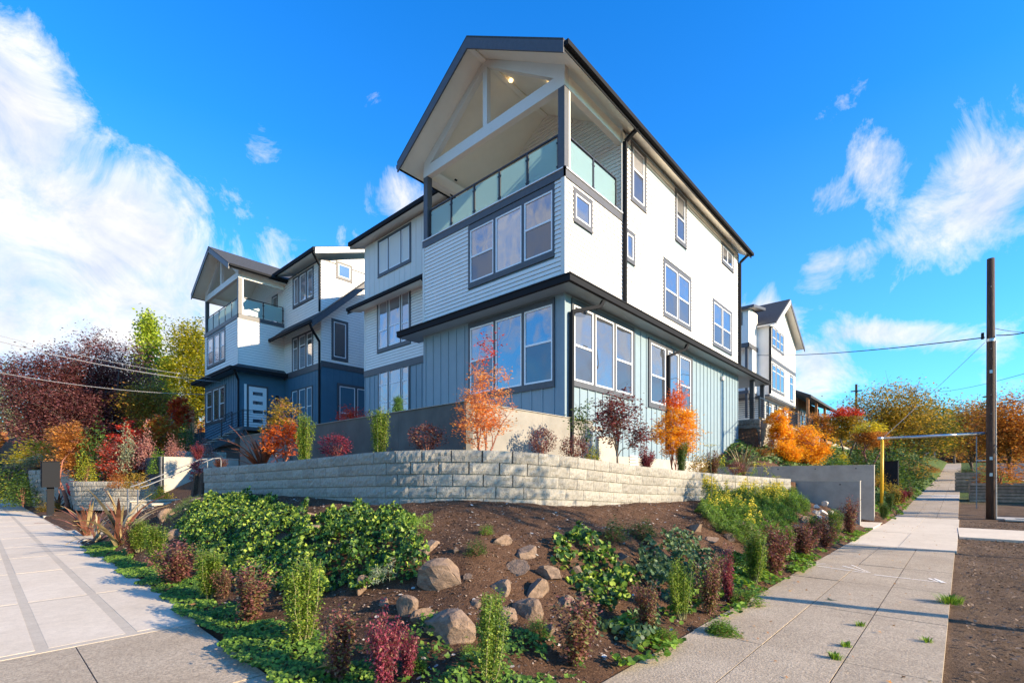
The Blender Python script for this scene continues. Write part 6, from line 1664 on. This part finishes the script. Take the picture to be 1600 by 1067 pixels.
make_tree('maple_tree', 'bright orange maple before the second group of side windows', 'tree', (12.3, 5.3, 1.6), [(0, 0, 1.0, .55, .55, .6), (.1, 0, 1.6, .4, .4, .5), (0, 0, 2.05, .3, .3, .35)], .2, .04, 140, 62, .068, L_ORAN, BARKR, 'maple', sigma=.10, seed=55, limbs=9, stems=3, second=(0, L_ORED, lambda P: P[:, 2] > 1.75), bare=1, twigr=.004)
for (k, x, y, h, w, lab) in [
    ('ball', 5.5, 7.0, .72, .68, 'dark red round shrub before the shaded terrace wall, nearest its corner'), ('redball', 5.6, 10.5, .85, .72, 'red ball shaped shrub before the shaded terrace wall'),
    ('box', 5.7, 8.9, 1.28, .40, 'green box column before the middle of the shaded terrace wall'), ('box', 5.66, 12.2, 1.6, .42, 'box column right of the green and orange tree'),
    ('ball', 7.5, 5.95, .80, .56, 'dark red shrub right of the coral maple on the sunlit concrete'), ('ball', 8.25, 5.75, .74, .60, 'purple brown shrub at the end of the sunlit terrace wall'),
    ('lime', 8.9, 5.7, .62, .45, 'yellow green shrub beneath the thin dark sapling'), ('crimson', 10.7, 5.4, .75, .60, 'crimson shrub between the plum sapling and the orange maple'),
    ('boxd', 11.9, 5.0, .95, .30, 'dark green box column in front of the orange maple'), ('olive', 13.3, 5.1, .75, .60, 'green and red low shrub right of the orange maple'),
    ('nandina', 14.1, 5.0, .9, .55, 'thin red shrub left of the ornamental grass'), ('ball', 15.1, 4.7, .6, .5, 'small dark red shrub next to the ornamental grass')]:
    r_ = shrub(k, lab, 0, 0, 1, 1, loc=(x, y)); b_ = {'box': .32, 'boxd': .32}.get(k, .95); r_.scale = (w / b_, w / b_, h)
make_tree('maple_tree', 'small crimson maple on the patio behind the terrace wall', 'tree', (8.6, 15.2, 3.03), [(0, 0, .65, .6, .6, .3), (.2, -.3, .45, .45, .45, .25)], .2, .03, 50, 30, .07, L_RED, BARKR, 'maple', sigma=.09, seed=56, limbs=6, bare=2, twigr=.004)
# dwarf spruce in a pot-like bed on the patio
def conifer(label, x, y, z, h, w, m, seed, name='spruce_tree', droop=.25, dens=1.0, ls=.05):
    rng = np.random.default_rng(seed); root = empty(name, (x, y, z), 0, label, 'tree')
    mb = MB(); mb.tube([(0, 0, 0), (0, 0, h * .5), (0, 0, h)], [w * .06, w * .04, w * .008], 7); mb.build('trunk', BARK, root, smooth=True, local=True)
    P = []; n = int(h / (w * .10)); mb = MB()
    for i in range(n):
        zz = h * (.08 + .9 * i / n); rr_ = w / 2 * (1 - (i / n)) ** 1.15 + w * .015
        for k in range(7):
            a = rng.uniform(0, 6.28); r = rr_ * rng.uniform(.7, 1.1); e = Vector((math.cos(a) * r, math.sin(a) * r, zz - droop * r))
            mb.tube([(0, 0, zz), e], [w * .012, w * .004], 3, caps=False)
            for q in range(int(26 * dens)):
                u = rng.uniform(.2, 1) ** .7; P.append(np.array([e.x * u, e.y * u, zz - droop * r * u * u]) + rng.normal(size=3) * np.array([.055, .055, .06]) * w)
    mb.build('branches', BARK, root, local=True, kind='stuff')
    leaf_obj('needles', np.array(P), ls, 'needle' if name == 'spruce_tree' else 'oval', m, root, rng, bias=(0, 0, .3)); return root
conifer('dwarf green spruce on the patio before the pale blue wing', 8.9, 12.8, 3.03, 1.05, .95, L_SPR, 61, ls=.11, dens=2.2)

# ---------------- right side, beyond the driveway walls
ptree('maple_tree', 'narrow orange maple by the end of the dark stone wall', 'tree', 1219, 23, 628, 44, L_ORAN, low=.05, lsize=.11, nclus=90, per=70, seed=71, tmpl='maple', stems=3, bark=BARKR)
ptree('maple_tree', 'wide orange yellow maple above the tall concrete wall', 'tree', 1262, 24, 662, 70, L_ORAN, low=.02, lsize=.11, nclus=120, per=80, seed=72, tmpl='maple', stems=4, bark=BARKR)
ptree('maple_tree', 'orange yellow bush nearest the concrete wall, left one', 'tree', 1232, 22.5, 690, 52, L_ORAN, low=.0, lsize=.10, nclus=80, per=70, seed=73, tmpl='maple', stems=4, bark=BARKR)
ptree('maple_tree', 'scarlet topped maple right of the brown house', 'tree', 1322, 34, 632, 56, L_RED, low=.35, lsize=.14, nclus=110, per=60, seed=74, tmpl='maple', stems=3, second=(0, L_OLIV, lambda P: P[:, 2] < 3.0))
ptree('maple_tree', 'bronze leaved tree left of the scarlet topped maple', 'tree', 1288, 36, 640, 62, L_RUST, low=.2, lsize=.14, nclus=110, per=60, seed=75, stems=2)
ptree('maple_tree', 'golden yellow small maple left of the yellow post', 'tree', 1358, 31, 655, 56, L_YEL, low=.40, lsize=.13, nclus=100, per=50, seed=76, tmpl='maple', stems=3, bark=BARKR, second=(0, L_OBR, lambda P: P[:, 2] < 2.6))
ptree('street_tree', 'large olive and gold tree left of the far sidewalk', 'tree', 1392, 47, 592, 150, L_OLIV, low=.18, lsize=.23, nclus=300, per=62, seed=77, zb=1.0, limbs=12, tr=.2, sigma=.75, bare=1, twigr=.02)
ptree('street_tree', 'second olive tree, darker, overhanging the far sidewalk', 'tree', 1440, 58, 612, 110, L_OLIV, low=.2, lsize=.27, nclus=240, per=56, seed=78, zb=1.4, limbs=10, tr=.2, sigma=.8, second=(.4, L_GRN2, None))
ptree('street_tree', 'rust coloured street tree at the right edge behind the pole', 'tree', 1580, 44, 608, 110, L_RUST, low=.22, lsize=.24, nclus=240, per=62, seed=79, zb=.7, limbs=10, tr=.18, sigma=.7)
ptree('street_tree', 'rust and olive street tree just left of the utility pole', 'tree', 1520, 60, 622, 90, L_RUST, low=.22, lsize=.28, nclus=220, per=56, seed=80, zb=1.4, limbs=10, tr=.18, sigma=.8, second=(.4, L_OLIV, None))
ptree('street_tree', 'golden street tree farther along the planting strip', 'tree', 1492, 80, 640, 60, L_OLIV, low=.25, lsize=.34, nclus=150, per=50, seed=81, zb=3, tr=.2, sigma=1.0)
for (k, px, t, ytop, w, zoff, lab) in [
    ('green', 1392, 25, 700, 60, 0, 'green hedge like bush behind the yellow post'), ('green', 1420, 30, 690, 60, 0, 'dark green bush behind the right mailbox cabinet'), ('olive', 1425, 38, 715, 50, 0, 'yellow green bush along the far sidewalk'), ('rust', 1446, 52, 728, 40, 0, 'rust coloured bush at the far sidewalk edge'),
    ('green', 1330, 27, 712, 70, 0, 'low green shrub mass above the tall concrete wall'), ('brightg', 1300, 25.5, 716, 60, 0, 'bright green ground shrub above the tall concrete wall'), ('yellow', 1316, 30, 706, 20, 0, 'small yellow shrub on the slope above the concrete wall'), ('green', 1350, 33, 690, 50, 0, 'dark rounded evergreen under the golden maple'),
    ('rust', 1190, 21.5, 706, 40, 0, 'rusty low shrub under the dark stone wall'), ('olive', 1395, 21.5, 752, 24, 0, 'green shrub at the foot of the yellow post'), ('green', 1410, 34, 728, 40, 0, 'mid green bush between the olive tree and the mailbox'), ('olive', 1372, 24, 735, 30, 0, 'green shrub right behind the edge of the tall concrete wall'), ('green', 1405, 28, 742, 30, 0, 'dark shrub at the back of the right mailbox cabinet')]:
    x, y = at(px, t); z = hz1(x, y); hh = CAMH + (748 - ytop) / FPX * t - z
    r_ = shrub(k, lab, 0, 0, 1, 1, loc=(x, y)); ww = w / FPX * t; r_.scale = (ww, ww, max(hh, .4))
for (k, px, py, h, w, lab) in [('boxd', 1380, 812, 30, 13, 'small box column at the foot of the tall concrete wall end'), ('boxd', 1391, 800, 30, 13, 'small box column second beyond the tall concrete wall'), ('boxd', 1399, 790, 26, 12, 'small box column third beyond the tall concrete wall'), ('crimson', 1408, 788, 26, 22, 'crimson shrub under the right mailbox cabinet'), ('purple', 1420, 778, 20, 18, 'purple shrub beyond the right mailbox cabinet')]:
    shrub(k, lab, px, py, h, w)
cover('ground_cover', 'green weeds along the far right sidewalk edge', None, 260, .09, L_GRN, tmpl='round', thick=.12, seed=36, world=[(20.6, 1.55), (45, 1.2), (45, 2.0), (20.6, 2.2)], freq=.9, gap=-.02, bias=(0, 0, 1))
cover('ground_cover', 'green ground cover over the slope above the tall concrete wall', None, 70, .16, L_GRN2, tmpl='round', thick=.25, seed=37, world=[(21, 2.0), (50, 1.8), (50, 9), (21, 9)], freq=.6, gap=.3, bias=(-.3, -.3, .6))
r_ = shrub('rust', 'rust leaved bush growing in the nearer timber planter', 0, 0, 1, 1, loc=(35.4, -1.95, 1.15)); r_.scale = (2.1, 2.3, 1.5)
r_ = shrub('green', 'green plant growing in the farther timber planter', 0, 0, 1, 1, loc=(43.4, -.9, 1.8)); r_.scale = (1.2, 1, .5)

# ---------------- left garden
ptree('plum_tree', 'huge dark purple plum tree at the left, left half of its crown', 'tree', 92, 36, 540, 165, L_PLUM, low=.08, lsize=.16, nclus=460, per=120, seed=91, limbs=14, tr=.22, sigma=.55, zb=1.6, bare=1, twigr=.02, flat=.8)
ptree('plum_tree', 'huge dark purple plum tree with the tallest crown against the cloud', 'tree', 170, 38, 508, 150, L_PLUM, low=.08, lsize=.16, nclus=460, per=120, seed=92, limbs=14, tr=.22, sigma=.55, zb=2.2, bare=1, twigr=.02, flat=.8)
ptree('street_tree', 'brownish green small tree right of the plum trees', 'tree', 248, 36, 588, 100, L_OLIV, low=.15, lsize=.17, nclus=230, per=60, seed=93, limbs=10, zb=3.0, second=(.35, L_RUST, None), sigma=.45)
x, y = at(232, 52); conifer('tall lime green weeping conifer behind the garden', x, y, 3.8, 15.8, 9.0, L_LIME, 94, name='conifer_tree', droop=.6, dens=2.6, ls=.34)
x, y = at(262, 56); conifer('shorter lime conifer tip right of the tall weeping one', x, y, 3.8, 12.0, 6.0, L_LIME, 95, name='conifer_tree', droop=.6, dens=2.2, ls=.34)
ptree('street_tree', 'tall yellow green tree left of the dark blue house', 'tree', 303, 50, 497, 78, L_YGR, low=.25, lsize=.26, nclus=330, per=70, seed=96, limbs=12, zb=4.2, sigma=.6, tr=.25, second=(.25, L_YEL, None), crown=[(0, 0, .62, 1, 1, .30), (0, 0, .80, .6, .6, .20), (.3, -.3, .42, .8, .8, .2)])
ptree('street_tree', 'pale distant tree at the left edge of the picture', 'tree', 12, 70, 545, 90, L_PALE, low=.2, lsize=.4, nclus=180, per=40, seed=97, limbs=9, zb=2, sigma=.9)
ptree('maple_tree', 'slim orange brown maple behind the straight block wall', 'tree', 112, 22, 652, 56, L_OBR, low=.30, lsize=.12, nclus=130, per=50, seed=98, tmpl='maple', stems=2, bark=BARKR, bare=2)
ptree('maple_tree', 'scarlet maple in the middle of the left garden', 'tree', 205, 22, 648, 52, L_RED, low=.2, lsize=.12, nclus=110, per=60, seed=99, tmpl='maple', stems=3, bark=BARKR)
ptree('maple_tree', 'orange red maple in front of the middle garden, with pink twigs', 'tree', 196, 21.5, 672, 80, L_RED, low=.05, lsize=.10, nclus=150, per=50, seed=100, tmpl='maple', stems=4, bark=BARKR, second=(.4, L_PINK, None), bare=2)
ptree('maple_tree', 'dark red maple above the red car', 'tree', 225, 21.5, 690, 44, L_CRIM, low=.1, lsize=.10, nclus=90, per=55, seed=101, tmpl='maple', stems=3, bark=BARKR)
ptree('maple_tree', 'scarlet shrub maple left of the middle of the garden', 'tree', 158, 24, 655, 44, L_RED, low=.1, lsize=.13, nclus=90, per=55, seed=102, tmpl='maple', stems=3, bark=BARKR)
ptree('maple_tree', 'red orange tree left of the cedar fence', 'tree', 283, 26, 612, 34, L_RED, low=.35, lsize=.14, nclus=90, per=45, seed=103, tmpl='maple', stems=2, second=(.4, L_ORED, None))
ptree('maple_tree', 'orange and green tree beside the far stairs', 'tree', 258, 23, 645, 60, L_ORED, low=.15, lsize=.13, nclus=120, per=45, seed=104, tmpl='maple', stems=3, second=(.5, L_OLIV, None))
ptree('maple_tree', 'small dark red maple against the pale concrete wall', 'tree', 311, 14.5, 714, 34, L_CRIM, low=.15, lsize=.07, nclus=60, per=16, seed=105, tmpl='maple', stems=2, bark=BARK, bare=3, zb=1.1, twigr=.005)
for (k, px, t, ytop, w, zb, lab) in [
    ('yellow', 55, 26, 688, 70, .6, 'yellow leaved shrub left of the orange brown maple'), ('pale', 62, 24.5, 710, 60, .4, 'pale green shrub under the yellow leaved one'), ('green', 152, 28, 662, 48, 1.6, 'green bush between the orange brown and scarlet maples'),
    ('green', 165, 27.5, 690, 40, 1.3, 'dark green low bush right of the orange brown maple'), ('lime', 134, 26, 708, 28, 1.2, 'small lime green shrub on the block terrace'), ('pale', 202, 27, 668, 30, 1.8, 'pale grey green mound in the middle of the left garden'),
    ('pink', 272, 25.5, 682, 30, 2.4, 'pink twiggy shrub beside the foot of the far stairs'), ('brightg', 245, 25, 700, 26, 1.7, 'light green low shrub above the metal gate'), ('green', 14, 26, 712, 60, .4, 'dark green bush at the left edge'), ('lime', 30, 24, 732, 50, .3, 'olive green low bush at the left edge'),
    ('green', 36, 22.5, 742, 44, .2, 'dark low bush beside the left mailbox flax'), ('green', 290, 29, 655, 26, 3.0, 'dark green shrub before the cedar fence'), ('orange', 95, 30, 668, 60, 1.3, 'orange brown shrub behind the yellow one'), ('green', 90, 33, 690, 70, 1.2, 'dark evergreen bush at the foot of the plum trees'),
    ('yellow', 251, 15.6, 759, 34, .75, 'bright yellow mound shrub behind the handrails'), ('rust', 240, 30, 660, 30, 2.4, 'rusty shrub left of the far stairs'), ('pink', 232, 27, 668, 30, 2.0, 'pinkish shrub right of the scarlet maple'), ('purple', 345, 16, 712, 26, 1.75, 'purple shrub near the left end of the curved wall'), ('olive', 212, 23.4, 735, 36, 1.0, 'green and red low shrub behind the curved block wall, right one'), ('orange', 185, 24.5, 737, 30, 1.0, 'orange green low shrub behind the curved block wall, left one'),
    ('pink', 322, 21, 690, 36, 2.2, 'sparse pink shrub below the far stairs railing'), ('crimson', 310, 24, 690, 26, 2.4, 'small dark red shrub below the far stairs railing')]:
    if 22 < t < 31 and px > 80: zb = 1.5 + (zb - 1.5) * .78; t *= .78
    x, y = at(px, t); zb = max(zb, min(hz1(x, y), CAMH + (748 - ytop) / FPX * t - .25)); hh = CAMH + (748 - ytop) / FPX * t - zb
    r_ = shrub(k, lab, 0, 0, 1, 1, loc=(x, y, zb)); ww = w / FPX * t; r_.scale = (ww, ww, max(hh, .3))
x, y, z = G(78, 799); r_ = shrub('olive', 'green and red leaved shrub before the left mailbox cabinet', 0, 0, 1, 1, loc=(x, y)); r_.scale = (.85, .85, .5)
x, y, z = G(106, 795); r_ = shrub('purple', 'low purple shrub right of the left mailbox cabinet', 0, 0, 1, 1, loc=(x, y)); r_.scale = (.6, .6, .38)
mb = MB()
r_ = empty('paver_walk', (2, 19, 0), 0, None, None, None, 'structure')
for i in range(8):
    for j in range(16):
        x0 = 1.9 + i * .32 + random.uniform(-.003, .003); y0 = 15.4 + j * .42 + (.21 if i % 2 else 0)
        b_ = MB(); b_.box(x0, x0 + .31, y0, y0 + .41, -.04, .024 + random.uniform(-.002, .002)); b_.build('paver', BAND, r_)

# far background: tree belts on the horizon
rng = np.random.default_rng(8)
def belt(name, label, pts, h, m, seed, ls=1.4):
    rng = np.random.default_rng(seed); P = []
    for (x, y, z) in pts:
        for k in range(34):
            c = np.array([x + rng.normal() * 4, y + rng.normal() * 4, z + abs(rng.normal()) * h * .45 + 1.0])
            P.append(c + rng.normal(size=(34, 3)) * 1.1)
    V, F = leaf_geo(np.concatenate(P), ls, 'oval', rng); return tag(link(name, mesh_np(name, V, F, m)), label, 'trees', None, 'stuff')
belt('far_trees', 'distant belt of mixed trees beyond the end of the right street', [(rng.uniform(140, 200), yy, 4.3) for yy in np.arange(-70, 80, 4.5)], 9, L_OLIV, 1)
belt('far_trees', 'distant green trees behind the bungalow', [(rng.uniform(150, 190), yy, 4.3) for yy in np.arange(-60, 70, 6)], 12, L_GRN2, 2)
belt('far_trees', 'distant belt of trees beyond the left street', [(xx, rng.uniform(95, 130), 2) for xx in np.arange(-60, 60, 5)], 9, L_RUST, 3)
belt('far_trees', 'orange treetops across the far crossing street', [(127, yy, 4.3) for yy in (12, 16, -6, -9)], 3.5, L_OBR, 4, ls=.7)
cover('lawn', 'strip of green lawn beside the far right sidewalk', None, 90, .14, L_GRN, tmpl='needle', thick=.05, seed=38, world=[(46, -.9), (75, -1.3), (75, -4.5), (46, -4.5)], gap=.6, bias=(0, 0, .2), axis=(0, 0, 1))
# street trees at the kerb, behind the right edge of the view; they throw the shade on the walk and bank
for k, (x, y, h, w, n) in enumerate([(8.2, -4.3, 6.6, .9, 60), (14.5, -4.4, 5.2, 1.9, 90), (28, -6.2, 5.5, 1.7, 90), (40.0, -7.2, 6.0, 2.0, 90), (46, -8.5, 7.0, 2.4, 110)]):
    make_tree('street_tree', ['young street tree at the kerb outside the right edge, nearest', 'young street tree at the kerb outside the right edge, second', 'street tree over the road outside the right edge, third', 'street tree over the road outside the right edge, fourth', 'street tree over the road outside the right edge, last'][k], 'tree', (x, y, float(street_rise(x)) - .1), [(0, 0, h * .72, w, w, h * .26)], h * .42, .11, n, 30, .12, L_RUST, sigma=.3, seed=120 + k, limbs=8)
